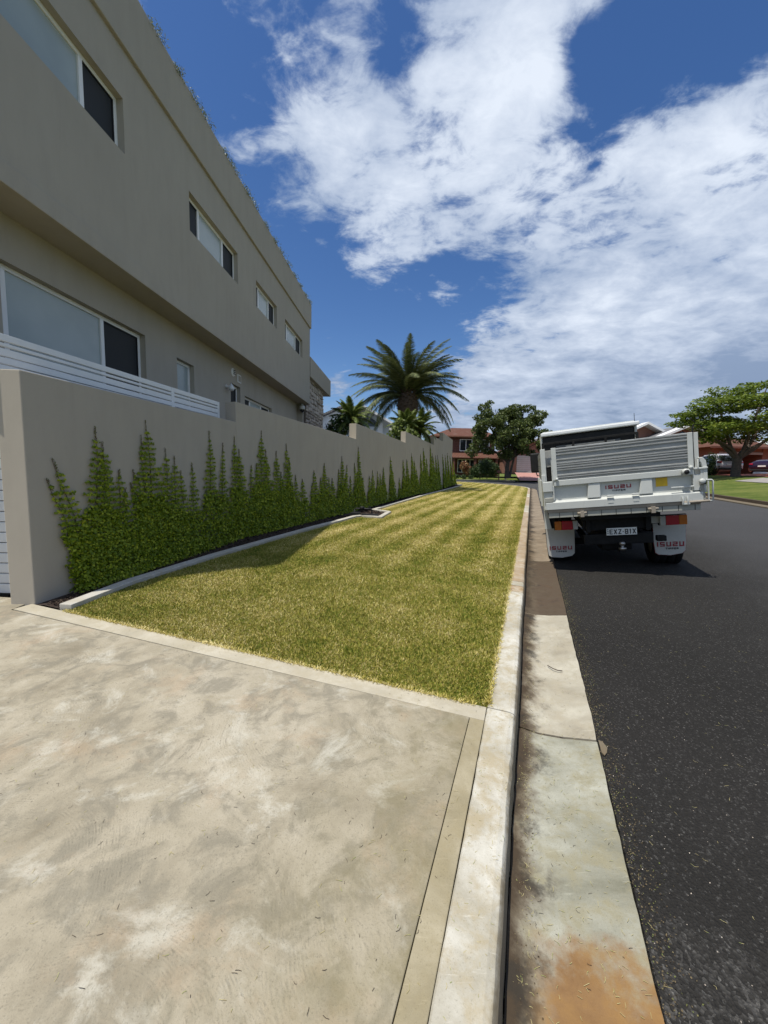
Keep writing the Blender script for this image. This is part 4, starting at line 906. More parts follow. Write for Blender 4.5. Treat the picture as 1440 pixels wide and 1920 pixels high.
# ---- lettering: stroke alphabet in a unit cell
GL = {'I': [[(.5, 0), (.5, 1)]], 'S': [[(1, 1), (0, 1), (0, .5), (1, .5), (1, 0), (0, 0)]], 'U': [[(0, 1), (0, 0), (1, 0), (1, 1)]], 'Z': [[(0, 1), (1, 1), (1, .5), (0, .5), (0, 0), (1, 0)]],
      'T': [[(0, 1), (1, 1)], [(.5, 1), (.5, 0)]], 'P': [[(0, 0), (0, 1), (1, 1), (1, .45), (0, .45)]], 'E': [[(1, 1), (0, 1), (0, 0), (1, 0)], [(0, .5), (.85, .5)]], 'R': [[(0, 0), (0, 1), (1, 1), (1, .45), (0, .45)], [(.45, .45), (1, 0)]],
      'X': [[(0, 0), (1, 1)], [(0, 1), (1, 0)]], 'z': [[(0, 1), (1, 1), (0, 0), (1, 0)]], '8': [[(0, 0), (0, 1), (1, 1), (1, 0), (0, 0)], [(0, .5), (1, .5)]], '1': [[(.15, .78), (.5, 1), (.5, 0)]], '.': [[(.35, .5), (.65, .5)]]}
def word(txt, x0, z0, x1, h, y, th, mat, parent, slant=0, wk=None):
    n = len(txt); wk = wk or {}; tot_ = sum(wk.get(c, 1) for c in txt); gap = .36; cell = (x1-x0)/(tot_+gap*(n-1)); x = x0
    for i, c in enumerate(txt):
        w_ = cell*wk.get(c, 1); mb = MB()
        for st in GL[c]:
            P = [(x+th/2+px*(w_-th)+slant*pz*h, z0+th/2+pz*(h-th)) for px, pz in st]
            for a, b in zip(P[:-1], P[1:]):
                dx, dz = b[0]-a[0], b[1]-a[1]; L = math.hypot(dx, dz); tx, tz = dx/L*th/2, dz/L*th/2; nx, nz = -tz, tx
                yy = y-.0004*(len(mb.f) % 7)
                mb.prism([(a[0]-tx-nx, yy, a[1]-tz-nz), (b[0]+tx-nx, yy, b[1]+tz-nz), (b[0]+tx+nx, yy, b[1]+tz+nz), (a[0]-tx+nx, yy, a[1]-tz+nz)], (0, .003, 0))
        mb.build('letter', mat, parent); x += w_+cell*gap
wI = {'I': .28}
word('ISUZU', -.168, .243, .152, .050, .041, .0125, 'red_ink', tg, 0, wI); word('TIPPER', -.085, .203, .080, .022, .042, .0055, 'black_ink', tg, 0, wI)
fl = [o for o in TR.children if o.name.startswith('mud_flap')]
word('ISUZU', -.945, -.765, -.60, .062, .745, .015, 'red_ink', fl[0], 0, wI); word('TIPPER', -.85, -.808, -.685, .026, .745, .007, 'black_ink', fl[0], 0, wI)
word('ISUZU', .60, -.765, .95, .072, .745, .016, 'red_ink', fl[1], 0, wI); word('TIPPER', .71, -.812, .875, .028, .745, .007, 'black_ink', fl[1], 0, wI)
npl = empty('number_plate'); npl.parent = TR
B('plate', (-.155, .255, -.472), (.24, .262, -.362), 'plate', npl, .003); word('EXz.81X', -.115, -.455, .225, .072, .250, .0115, 'black_ink', npl, 0, {'.': .35, '1': .6})
for k in range(3): B('plate_mark', (-.143, .2515, -.445+k*.027), (-.130, .2535, -.432+k*.027), 'black_ink', npl, 0)

# ------------------------------------------------------------------ trees
def limb_tree(name, base, trunk, limbs, clumps, leafmat, lsize, nleaf, label, cat='tree', barkm='bark', flatn=None):
    root = empty(name, base, label, cat)
    mb = MB(); mb.tube(*trunk, 10); mb.build('trunk', barkm, root)
    for pts, rd in limbs: MB().tube(pts, rd, 7).build('limb', barkm, root)
    A = []
    tv = sum(c[3]*c[4]*c[5] for c in clumps)
    for (x, y, z, a, b, c) in clumps:
        n = int(nleaf*(a*b*c)**.8/sum((k[3]*k[4]*k[5])**.8 for k in clumps)); d = rng.normal(size=(n, 3)); d /= np.linalg.norm(d, axis=1)[:, None]
        r = (.45+.6*rng.random(n)**.6)[:, None]; A.append(np.array([[x, y, z]])+d*r*np.array([[a, b, c]])*(1+.18*np.sin(d[:, :1]*7+x*3)*np.cos(d[:, 2:]*6+y)))
    P = np.concatenate(A); np_mesh('crown', leaves(P, lsize, np.array([[0, 0, 1.]]) if flatn else None, flatn or 1), 4, leafmat, root); return root
# middle tree
random.seed(3)
cl = []
for i in range(64):
    a = random.uniform(0, 6.28); r = random.random()**.5
    x = math.cos(a)*r*3.7; y = math.sin(a)*r*3.0; z = 4.6+random.uniform(-2.6, 3.0)*(1-.45*r*r)
    cl.append((x+(.6 if z < 4 else 0), y, z, random.uniform(.5, .95), random.uniform(.5, .9), random.uniform(.35, .6)))
cl += [(-2.9, -.5, 7.2, .75, .7, .4), (-3.4, 0, 6.2, .55, .6, .4), (-3.1, 0, 5.0, .8, .7, .4), (-3.9, 0, 2.6, .7, .7, .6), (-3.2, 0, 3.3, .9, .7, .6), (3.5, 0, 3.4, .5, .5, .6), (2.9, 0, 5.9, .7, .6, .5), (-2.3, 0, 7.8, .5, .5, .25), (1.9, 0, 7.3, .8, .7, .4)]
lm_ = []
for tx, tz, ty in ((-2.8, 6.2, 0), (-1.5, 7.2, .5), (0, 7.6, -.4), (1.6, 7.0, .3), (2.8, 5.4, 0), (-3.2, 3.6, -.3), (3.0, 3.6, .4)):
    lm_.append(([(0, 0, 1.6), (tx*.35, ty*.4, 1.6+(tz-1.6)*.4), (tx*.7, ty, 1.6+(tz-1.6)*.75), (tx, ty, tz)], [.16, .11, .07, .03]))
lm_.append(([(.25, 0, -.1), (.5, 0, 1.4), (.9, 0, 3.2)], [.15, .12, .08]))
limb_tree('street_tree', (13.3, 42, 1.55), ([(0, 0, -.2), (-.05, 0, .8), (0, 0, 1.7)], [.3, .22, .18]), lm_, cl, 'tree_leaf', .26, 22000, 'broad dark green tree in front of the brown brick house')
# poinciana on the right
random.seed(5); cl = []
for i in range(110):
    a = random.uniform(0, 6.28); r = random.random()**.5; x = math.cos(a)*r*5.6; y = math.sin(a)*r*4.2
    z = 3.3+3.5*(1-r*r*.75)*random.random()**.85+.2
    cl.append((x+1.9, y, z, random.uniform(.6, 1.25), random.uniform(.5, .9), random.uniform(.14, .32)))
cl += [(random.uniform(-3.2, 5), random.uniform(-2.5, 2), random.uniform(2.5, 3.7), random.uniform(.6, 1.1), .7, random.uniform(.18, .32)) for _ in range(30)]
cl += [(-3.9, 0, 4.2, .9, .8, .16), (-3.2, -.3, 4.7, .9, .8, .2), (-2.4, 0, 5.1, 1.0, .8, .25), (-2.2, 0, 2.7, 1.1, .8, .22), (-2.9, 0, 2.4, .7, .8, .2), (-1.6, 0, 2.9, .9, .8, .25)]
lm_ = []
for tx, tz, ty in ((-3.6, 4.0, 0), (-2.3, 2.6, -.5), (-1.6, 5.4, .4), (1.0, 6.2, -.6), (3.2, 5.6, .5), (4.6, 4.4, 0), (2.2, 3.0, -.9), (-.4, 4.9, 1.3)):
    lm_.append(([(0, 0, 1.25), (tx*.22, ty*.3, 1.9), (tx*.55, ty*.7, 1.9+(tz-1.9)*.5), (tx, ty, tz)], [.16, .12, .07, .025]))
limb_tree('poinciana_tree', (24.45, 27, 1.80), ([(0, 0, -.3), (0, 0, .3), (.02, 0, 1.3)], [.34, .27, .26]), lm_, cl, 'poinciana_leaf', .22, 26000, 'spreading bright green umbrella-shaped tree on the verge across the street', flatn=.7)

# palms
def frond_mesh(L, droop, n=46, wl=.55, mat='palm_leaf', curl=.0, width=.03):
    """frond along +x rising then drooping; leaflets as narrow quads"""
    ts = np.linspace(0, 1, n); X = L*ts*(1-.12*ts*ts*droop); Z = L*(.10*ts-.42*droop*ts**2.3); C_ = np.stack([X, 0*X, Z], 1); Q = []
    T = np.gradient(C_, axis=0); T /= np.linalg.norm(T, axis=1)[:, None]; Nn = np.cross(T, np.array([0, 1., 0])); Nn *= -1
    for i in range(3, n):
        f = ts[i]; ll = wl*(math.sin(math.pi*min(1, f*.93+.07))**.55)*(1-.25*f)
        for sg in (-1, 1):
            for rep in range(2):
                c = C_[i]-T[i]*L/n*rep*.5; d = T[i]*(.75+.2*rng.random())+np.array([0, sg*1.0, 0])+Nn[i]*(.35+.25*rng.normal()*.5); d /= np.linalg.norm(d); l = ll*(.85+.3*rng.random())
                w = T[i]*width*.5; e = c+d*l+np.array([0, 0, -.12*l]); md = c+d*l*.5+np.array([0, 0, .0])
                Q.append([c-w, c+w, md+w*.9, md-w*.9]); Q.append([md-w*.9, md+w*.9, e+w*.15, e-w*.15])
    return np.array(Q), C_
def palm(name, base, ctr_z, L, nf, label, mats, trunk_prof, wl, seed, lo=-.35, hi=1.35, width=.03, flowers=False):
    random.seed(seed); root = empty(name, base, label, 'palm tree')
    mb = MB(); mb.lathe(trunk_prof, (0, 0, 0), (0, 0, 1), 20); mb.build('trunk', 'palm_bark', root)
    # boss of cut frond bases
    bs = MB(); zt = ctr_z
    for k in range(90):
        a = k*2.39996; h = zt-1.25*(k/90)*L/3.6; rr = trunk_prof[-2][0]*(1.0-.35*(1-k/90)); c = Vector((math.cos(a)*rr, math.sin(a)*rr, h)); o_ = Vector((math.cos(a), math.sin(a), .7)); t_ = Vector((-math.sin(a), math.cos(a), 0)); w_ = .11*L/3.6; l_ = .22*L/3.6
        bs.add([c-t_*w_, c+t_*w_, c+t_*w_*.6+o_*l_, c-t_*w_*.6+o_*l_, c+Vector((0, 0, .10*L/3.6))], [(0, 1, 2, 3), (0, 3, 4), (3, 2, 4), (1, 4, 2)])
    bs.build('frond_stub', 'palm_bark', root)['kind'] = 'stuff'
    lib = []
    for dr in (.85, 1.1, 1.3, 1.5):
        Q, C_ = frond_mesh(L, dr, 64, wl, mats, width=width); me = np_mesh('tmp', Q, 4, mats); lib.append((me.data, C_)); bpy.data.objects.remove(me)
    for k in range(nf):
        f = (k+.5)/nf; el = lo+(hi-lo)*(1-f)**.85; az = k*2.39996+random.uniform(-.2, .2); me, C_ = lib[min(3, int(f*4))]
        if name == 'date_palm' and el < .45 and math.sin(az) < -.55: continue
        o_ = bpy.data.objects.new('frond', me); COL.objects.link(o_); o_.parent = root
        rr = .16*L/3.6; o_.location = (math.cos(az)*rr, math.sin(az)*rr, zt-.35*f*L/3.6); o_.rotation_euler = (random.uniform(-.35, .35), -el, az); s_ = random.uniform(.88, 1.05); o_.scale = (s_, s_, s_)
    return root
palm('date_palm', (1.32, 24.2, .6), 6.05, 3.75, 88, 'tall date palm with thick trunk and full arching crown behind the wall', 'palm_leaf', [(.42, -.3), (.40, .5), (.38, 3.3), (.42, 4.3), (.60, 4.7), (.66, 5.15), (.50, 5.8), (.0, 6.0)], .58, 11, lo=-.15, hi=1.12, width=.036)
palm('pygmy_palm', (-1.50, 17.0, .42), 3.45, 1.05, 36, 'small feathery palm between the stone-clad wall and the white house', 'pygmy_leaf', [(.09, -.3), (.08, 3.0), (.12, 3.3), (0, 3.5)], .26, 5, lo=-.6, width=.022)
palm('pygmy_palm', (1.05, 21.3, .54), 3.62, 1.15, 34, 'small palm below the date palm, on the left of its trunk', 'pygmy_leaf', [(.09, -.3), (.08, 3.2), (.12, 3.5), (0, 3.7)], .28, 6, lo=-.7, width=.024)
palm('pygmy_palm', (1.85, 22.0, .54), 3.6, 1.35, 36, 'drooping small palm just right of the date palm trunk', 'pygmy_leaf', [(.09, -.3), (.08, 3.2), (.12, 3.5), (0, 3.7)], .30, 8, lo=-.75, width=.024)
def shrub(name, base, clumps, mat, ls, n, label, stem=True, cat='shrub', flowers=0):
    root = empty(name, base, label, cat); A = []
    for (x, y, z, a, b, c) in clumps:
        k = int(n/len(clumps)); d = rng.normal(size=(k, 3)); d /= np.linalg.norm(d, axis=1)[:, None]; A.append(np.array([[x, y, z]])+d*(.5+.55*rng.random((k, 1)))*np.array([[a, b, c]]))
    P = np.concatenate(A); np_mesh('foliage', leaves(P, ls), 4, mat, root)
    if stem: MB().tube([(0, 0, -.2), (.02, 0, .3), (0, 0, clumps[0][2])], [.05, .04, .02], 6).build('stem', 'bark', root)
    if flowers:
        idx = rng.choice(len(P), flowers); np_mesh('flowers', leaves(P[idx]*1.03, ls*1.1, None, asp=.9), 4, 'petal', root)
    return root
shrub('frangipani_shrub', (-2.35, 16.6, .4), [(.3, 0, 3.1, .45, .4, .4), (.1, 0, 2.8, .4, .4, .5), (.65, 0, 2.7, .5, .4, .5), (.55, 0, 3.3, .3, .3, .25)], 'shrub_leaf', .14, 900, 'flowering shrub with white blossoms beside the stone-clad wall', flowers=14)
shrub('frangipani_shrub', (.75, 20.6, .5), [(0, 0, 3.3, .5, .4, .45), (-.3, 0, 3.0, .4, .4, .5), (.35, 0, 3.1, .6, .4, .5), (0, 0, 3.7, .3, .3, .25)], 'pygmy_leaf', .15, 900, 'light green shrub with pale flowers left of the date palm', flowers=8)
shrub('hedge_shrub', (10.9, 44.2, 1.3), [(0, 0, .9, 1.0, .8, .9), (.5, 0, 1.3, .7, .7, .8), (-.7, 0, .7, .6, .6, .6)], 'shrub_leaf', .17, 2600, 'rounded dark shrub below the left side of the street tree', cat='shrub')
shrub('hedge_shrub', (12.3, 46.5, 1.4), [(0, 0, 1.2, .9, .8, 1.2), (.8, 0, .9, .7, .7, .9)], 'shrub_leaf', .17, 2200, 'dark shrub behind the trunk of the street tree', cat='shrub')
shrub('cordyline_shrub', (9.6, 46.6, 1.4), [(0, 0, 1.3, .6, .5, .7), (.4, 0, .8, .6, .5, .6)], 'red_leaf', .22, 700, 'reddish cream spiky shrub against the brown brick house')
for k, (x, lb_) in enumerate(((7.7, 'low clipped shrub nearest the end of the boundary wall'), (8.5, 'second low clipped shrub out from the boundary wall end'), (9.3, 'low clipped shrub in front of the reddish spiky shrub'), (10.1, 'low clipped shrub touching the rounded dark shrub'))):
    shrub('border_shrub', (x-.3, 44.5-.2*k, 1.2), [(0, 0, .25, .4, .3, .28)], 'shrub_leaf', .12, 380, lb_, False, 'shrub')['group'] = 'low shrubs edging the far yard'
shrub('garage_shrub', (27.0, 32.2, 1.85), [(0, 0, 1.0, .8, .7, 1.0), (-.5, 0, .6, .6, .6, .7), (.5, 0, 1.3, .5, .5, .6)], 'shrub_leaf', .15, 2000, 'dark green shrub beside the garage across the street')

# ------------------------------------------------------------------ far side verge, yards, paving
def ramp_poly(pts3, name, mat, kind='structure', parent=None):
    me = bpy.data.meshes.new(name); bm = bmesh.new(); f = bm.faces.new([bm.verts.new(p) for p in pts3]); bmesh.ops.triangulate(bm, faces=[f]); bm.normal_update()
    for f in bm.faces:
        if f.normal.z < 0: f.normal_flip()
    bm.to_mesh(me); bm.free(); o_ = link(name, me, mat, parent); o_['kind'] = kind; return o_
QF = 7.75
def fz(s, q): p = SQ(s, QF); return zr(p.x, p.y)
fs_ = [-6, 0, 5, 10, 14, 18, 22, 26, 30, 34, 38, 42, 47, 52]
mb = MB(); QQ = [0, .16, 3.0, 5.2, 9, 16, 34]; DZ = [.12, .13, .42, .78, 1.02, 1.15, 1.4]; vs = []
for s_ in fs_:
    for q_, dz in zip(QQ, DZ): p = SQ(s_, QF+q_); z = fz(s_, 0)+dz; z = min(z, 2.12+.0*s_) if q_ > 4 else z; vs.append((p.x, p.y, z))
n_ = len(QQ); mb.add(vs, [(i*n_+j, i*n_+j+1, (i+1)*n_+j+1, (i+1)*n_+j) for i in range(len(fs_)-1) for j in range(n_-1)], True); tag(mb.build('verge', 'verge'), kind='structure')
fk = empty('far_kerb', kind='structure')
def fstrip(ss, q0, q1, dz, name, mat, zb=-.3):
    mb = MB(); vs = []
    for s_ in ss:
        for q_, z in ((q0, zb), (q0, dz), (q1, dz), (q1, zb)): p = SQ(s_, QF+q_); vs.append((p.x, p.y, fz(s_, 0)+z))
    mb.add(vs, [(i*4+k, i*4+(k+1) % 4, (i+1)*4+(k+1) % 4, (i+1)*4+k) for i in range(len(ss)-1) for k in range(4)] + [(0, 1, 2, 3), tuple((len(ss)-1)*4+k for k in (3, 2, 1, 0))]); mb.build(name, mat, fk)
for a, b in zip(fs_[:-1], fs_[1:]): fstrip([a+.005, b-.005], -.02, .15, .135, 'kerb_block', 'gutter_dark'); fstrip([a+.005, b-.005], -.45, -.025, .02, 'gutter_slab', 'kerb_warm')
# far yard past the intersection
ramp_poly([(-6, 43.5, 1.10), (14.6, 43.0, 1.10), (16.4, 43.2, 1.12), (21.2, 43.2, 1.2), (23, 48, 1.5), (23, 75, 2.2), (-6, 75, 2.2)], 'far_yard', 'verge')
mb = MB(); mb.box((-6, 43.2, .8), (14.6, 43.45, 1.14)); mb.build('yard_kerb', 'edging')['kind'] = 'structure'
ramp_poly([(15.2, 43.4, 1.16), (21.2, 43.4, 1.18), (22.5, 50, 2.14), (16.8, 50, 2.14)], 'pink_driveway', 'pink_paving')
# red brick paving and grey path on the right
def vz(s, q):
    a = [fz(s, 0)+d for d in DZ]; a = [min(z, 2.12) if qq > 4 else z for z, qq in zip(a, QQ)]; return float(np.interp(q, QQ, a))
def vpoly(sq, name, mat, up_=.03):
    P = []
    for s_, q_ in sq: p = SQ(s_, QF+q_); P.append((p.x, p.y, vz(s_, q_)+up_))
    return ramp_poly(P, name, mat)
mb = MB()
def vgrid(s0, s1, q0, q1, name, mat, up_=.03):
    mb = MB(); A = np.linspace(s0, s1, 6); B_ = sorted({q0, q1, *[q for q in QQ if q0 < q < q1]}); vs = []
    for a in A:
        for b in B_: p = SQ(a, QF+b); vs.append((p.x, p.y, vz(a, b)+up_))
    n = len(B_); mb.add(vs, [(i*n+j, i*n+j+1, (i+1)*n+j+1, (i+1)*n+j) for i in range(5) for j in range(n-1)]); tag(mb.build(name, mat), kind='structure')
vgrid(29.0, 51.5, 6.1, 20, 'red_paving', 'red_paving', .04); vgrid(24.5, 29.8, 3.9, 5.3, 'footpath', 'grey_path', .03)

# ------------------------------------------------------------------ far houses
def gable_roof(mb, x0, x1, y0, y1, z0, z1, axis='y', ov=.4, th=.15):
    if axis == 'y':   # ridge runs along y: gable faces the camera
        xm = (x0+x1)/2; sl = (z1-z0)/(xm-x0); a = x0-ov; b = x1+ov; zo = z0-sl*ov
        mb.prism([(a, y0-ov, zo), (xm, y0-ov, z1), (b, y0-ov, zo), (b, y0-ov, zo+th), (xm, y0-ov, z1+th), (a, y0-ov, zo+th)], (0, y1-y0+2*ov, 0))
    return mb
def hwindow(parent, x0, x1, z0, z1, y, mull=1, mat='glass', fm='white_frame', fr=.09):
    w = empty('window'); w.parent = parent
    mb = MB(); mb.box((x0-fr, y-.05, z0-fr), (x1+fr, y+.02, z0)); mb.box((x0-fr, y-.05, z1), (x1+fr, y+.02, z1+fr)); mb.box((x0-fr, y-.049, z0), (x0, y+.02, z1)); mb.box((x1, y-.049, z0), (x1+fr, y+.02, z1)); mb.build('frame', fm, w)
    for k in range(mull): xm = x0+(x1-x0)*(k+1)/(mull+1); MB().box((xm-.04, y-.045, z0), (xm+.04, y+.01, z1)).build('mullion', fm, w)
    MB().box((x0, y-.015, z0), (x1, y+.005, z1)).build('pane', mat, w); return w
# brown two-storey brick house at the end of the street
bh = empty('brick_house', (11, 52, 1.6), 'two-storey dark brick house with brown tiled roof behind the street tree', 'house')
MB().box((-4.6, 0, 0), (3.6, 8, 5.15)).build('wall', 'brick_red', bh)
rf = MB(); rf.add([(-5.2, -.6, 5.15), (4.2, -.6, 5.15), (4.2, 8.6, 5.15), (-5.2, 8.6, 5.15), (-1.6, 3.8, 6.75), (2.2, 3.8, 6.75)], [(0, 1, 5, 4), (1, 2, 5), (2, 3, 4, 5), (3, 0, 4), (0, 3, 2, 1)]); rf.build('roof', 'tile_brown', bh)
MB().box((-5.22, -.66, 5.04), (4.22, -.58, 5.20)).build('gutter', 'brick_brown', bh)
sk_ = MB(); sk_.add([(-4.9, -1.6, 2.35), (3.8, -1.6, 2.35), (3.8, -.01, 3.1), (-4.9, -.01, 3.1), (-4.9, -1.6, 2.25), (3.8, -1.6, 2.25), (3.8, -.01, 2.25), (-4.9, -.01, 2.25)], [(0, 1, 2, 3), (0, 4, 5, 1), (1, 5, 6, 2), (3, 2, 6, 7), (0, 3, 7, 4), (4, 7, 6, 5)]); sk_.build('porch_roof', 'tile_brown', bh)
for x in (-4.7, -2.2, .6, 3.4): MB().box((x, -1.5, 0), (x+.3, -1.2, 2.25)).build('porch_post', 'brick_red', bh)
hwindow(bh, -1.0, .5, 3.35, 4.75, 0, 1); hwindow(bh, -4.0, -2.6, 3.35, 4.75, 0, 1); hwindow(bh, 1.6, 2.8, 3.35, 4.75, 0, 1)
hwindow(bh, -1.2, .9, .5, 2.1, 0, 3); hwindow(bh, -4.2, -2.6, .3, 2.1, 0, 2); hwindow(bh, 1.6, 2.9, .5, 2.1, 0, 1)
gg = empty('brick_garage', (19, 50.4, 2.0), 'brick gable garage with pale roller door beside the brown house', 'garage')
g_ = MB(); g_.prism([(-3.6, 0, 0), (-3.6, 0, 2.7), (0.9, 0, 4.5), (5.4, 0, 2.7), (5.4, 0, 0)], (0, 6, 0)); g_.build('wall', 'brick_pink', gg)
gr_ = MB(); gable_roof(gr_, -3.6, 5.4, 0, 6, 2.72, 4.52, ov=.35, th=.14); gr_.build('roof', 'tile_brown', gg)
bg_ = MB(); gable_roof(bg_, -3.6, 5.4, -.38, -.30, 2.70, 4.50, ov=.4, th=.2); bg_.build('barge_board', 'grey_path', gg)
rd = empty('roller_door'); rd.parent = gg
for k in range(9): MB().box((-1.9, -.06+.0, .02+k*.26), (1.2, -.01, .02+k*.26+.245)).build('door_panel', 'grey_door', rd, .015)
# white house behind the wall
wh_ = empty('white_house', (-2.6, 36, 1.0), 'white weatherboard house with twin gables rising behind the boundary wall', 'house')
MB().box((-4.6, 1.0, 0), (4.6, 10, 5.2)).build('wall', 'white_house', wh_)
w1 = MB(); w1.prism([(-4.3, .2, 0), (-4.3, .2, 5.2), (-.9, .2, 6.7), (2.4, .2, 5.2), (2.4, .2, 0)], (0, 9, 0)); w1.build('gable_wall', 'white_house', wh_)
r1 = MB(); gable_roof(r1, -4.3, 2.4, .2, 9, 5.22, 6.75, ov=.5, th=.16); r1.build('roof', 'tile_grey', wh_)
w2 = MB(); w2.prism([(-1.6, -1.0, 0), (-1.6, -1.0, 4.95), (.75, -1.0, 6.2), (3.0, -1.0, 4.95), (3.0, -1.0, 0)], (0, 6, 0)); w2.build('gable_wall', 'white_house', wh_)
r2 = MB(); gable_roof(r2, -1.6, 3.0, -1.0, 5, 4.97, 6.24, ov=.55, th=.14); r2.build('roof', 'tile_grey', wh_)
b2 = MB(); gable_roof(b2, -1.6, 3.0, -1.56, -1.50, 4.93, 6.20, ov=.58, th=.20); b2.build('barge_board', 'white_frame', wh_)
gw = MB(); gw.prism([(-1.0, -1.05, 4.75), (.75, -1.05, 5.85), (2.4, -1.05, 4.75)], (0, .04, 0)); gw.build('gable_glass', 'glass', wh_)
MB().box((1.9, -1.2, 0), (2.35, -.9, 5.1)).build('column', 'white_frame', wh_)
hwindow(wh_, -3.7, -2.4, 3.3, 4.35, .2, 1); hwindow(wh_, .0, 1.6, 3.4, 4.3, -1.0, 1); hwindow(wh_, 3.4, 4.2, 3.0, 4.0, 1.0, 1)
# pink gable house seen over the truck
ph = empty('gable_house', (31.2, 46, 2.0), 'brick house with two white-edged gables seen above the truck', 'house')
for (a, b, y, ze, zp) in ((-5.2, 3.0, 0, 3.9, 5.9), (-1.6, 5.2, -2.5, 3.9, 5.4)):
    g1 = MB(); g1.prism([(a, y, 0), (a, y, ze), ((a+b)/2, y, zp), (b, y, ze), (b, y, 0)], (0, 7, 0)); g1.build('wall', 'brick_pink', ph)
    g2 = MB(); gable_roof(g2, a, b, y, y+7, ze+.02, zp+.04, ov=.5, th=.15); g2.build('roof', 'tile_grey', ph)
    g3 = MB(); gable_roof(g3, a, b, y-.58, y-.50, ze, zp, ov=.55, th=.26); g3.build('barge_board', 'white_frame', ph)
MB().prism([(.9, -2.56, 4.5), (1.8, -2.56, 5.0), (2.7, -2.56, 4.5)], (0, .04, 0)).build('gable_vent', 'glass', ph)
hwindow(ph, -4, -2.4, 1.2, 2.8, 0, 1)
for k, x in enumerate((-8.5,)): pass
# garage house on the right
rh = empty('garage_house', (35.8, 38.5, 2.1), 'low brick house with open double garage behind the spreading tree', 'house')
MB().box((-3.6, 3.2, 0), (12, 9, 2.75)).build('wall', 'brick_brown', rh)
MB().box((-3.6, -.2, 0), (-2.95, 3.2, 2.75)).build('garage_pier', 'brick_brown', rh); MB().box((1.35, -.2, 0), (2.4, 3.2, 2.75)).build('garage_pier', 'brick_brown', rh)
MB().box((2.4, 1.2, 0), (12, 3.2, 2.75)).build('front_wall', 'brick_brown', rh)
MB().box((-2.95, -.15, 2.32), (1.35, .15, 2.75)).build('lintel', 'brick_brown', rh); MB().box((-2.95, -.22, 2.10), (1.35, -.16, 2.32)).build('door_fascia', 'grey_path', rh)
r_ = MB(); r_.add([(-4.4, -.9, 2.75), (2.6, -.9, 2.75), (2.6, 9, 2.75), (-4.4, 9, 2.75), (-1.8, 3.8, 4.1), (2.6, 3.8, 4.1)], [(0, 1, 5, 4), (1, 2, 5), (2, 3, 4, 5), (3, 0, 4), (0, 3, 2, 1)]); r_.build('roof', 'tile_brown', rh)
r_ = MB(); r_.add([(2.65, .3, 2.95), (12.5, .3, 2.95), (12.5, 7, 4.3), (2.65, 7, 4.3), (2.65, .3, 2.85), (12.5, .3, 2.85), (12.5, 7, 2.85), (2.65, 7, 2.85)], [(0, 1, 2, 3), (0, 4, 5, 1), (1, 5, 6, 2), (0, 3, 7, 4), (4, 7, 6, 5), (3, 2, 6, 7)]); r_.build('roof', 'white_corrugated', rh)
MB().box((2.6, .22, 2.70), (12.5, .30, 2.93)).build('fascia', 'brick_red', rh); MB().box((-4.42, -.98, 2.62), (2.6, -.9, 2.8)).build('fascia', 'brick_red', rh)
hwindow(rh, 2.7, 4.9, .9, 2.0, 1.2, 2)
aw = MB(); aw.prism([(2.8, .45, 1.85), (2.8, 1.18, 2.3), (2.8, 1.18, 2.22), (2.8, .45, 1.75)], (2.7, 0, 0)); aw.build('awning', 'white_metal', rh)
for k in range(6): MB().box((-3.62+0*k, -.5, 0+.0), (-3.6, -.5, .01)) if False else None
# low timber side fence by the garage
fe = empty('timber_fence', (28.6, 35.0, 2.0), 'low reddish timber fence panel beside the garage shrub', 'fence')
for k in range(9): MB().box((k*.17, 0, 0), (k*.17+.155, .03, 1.15)).build('paling', 'brick_brown', fe)

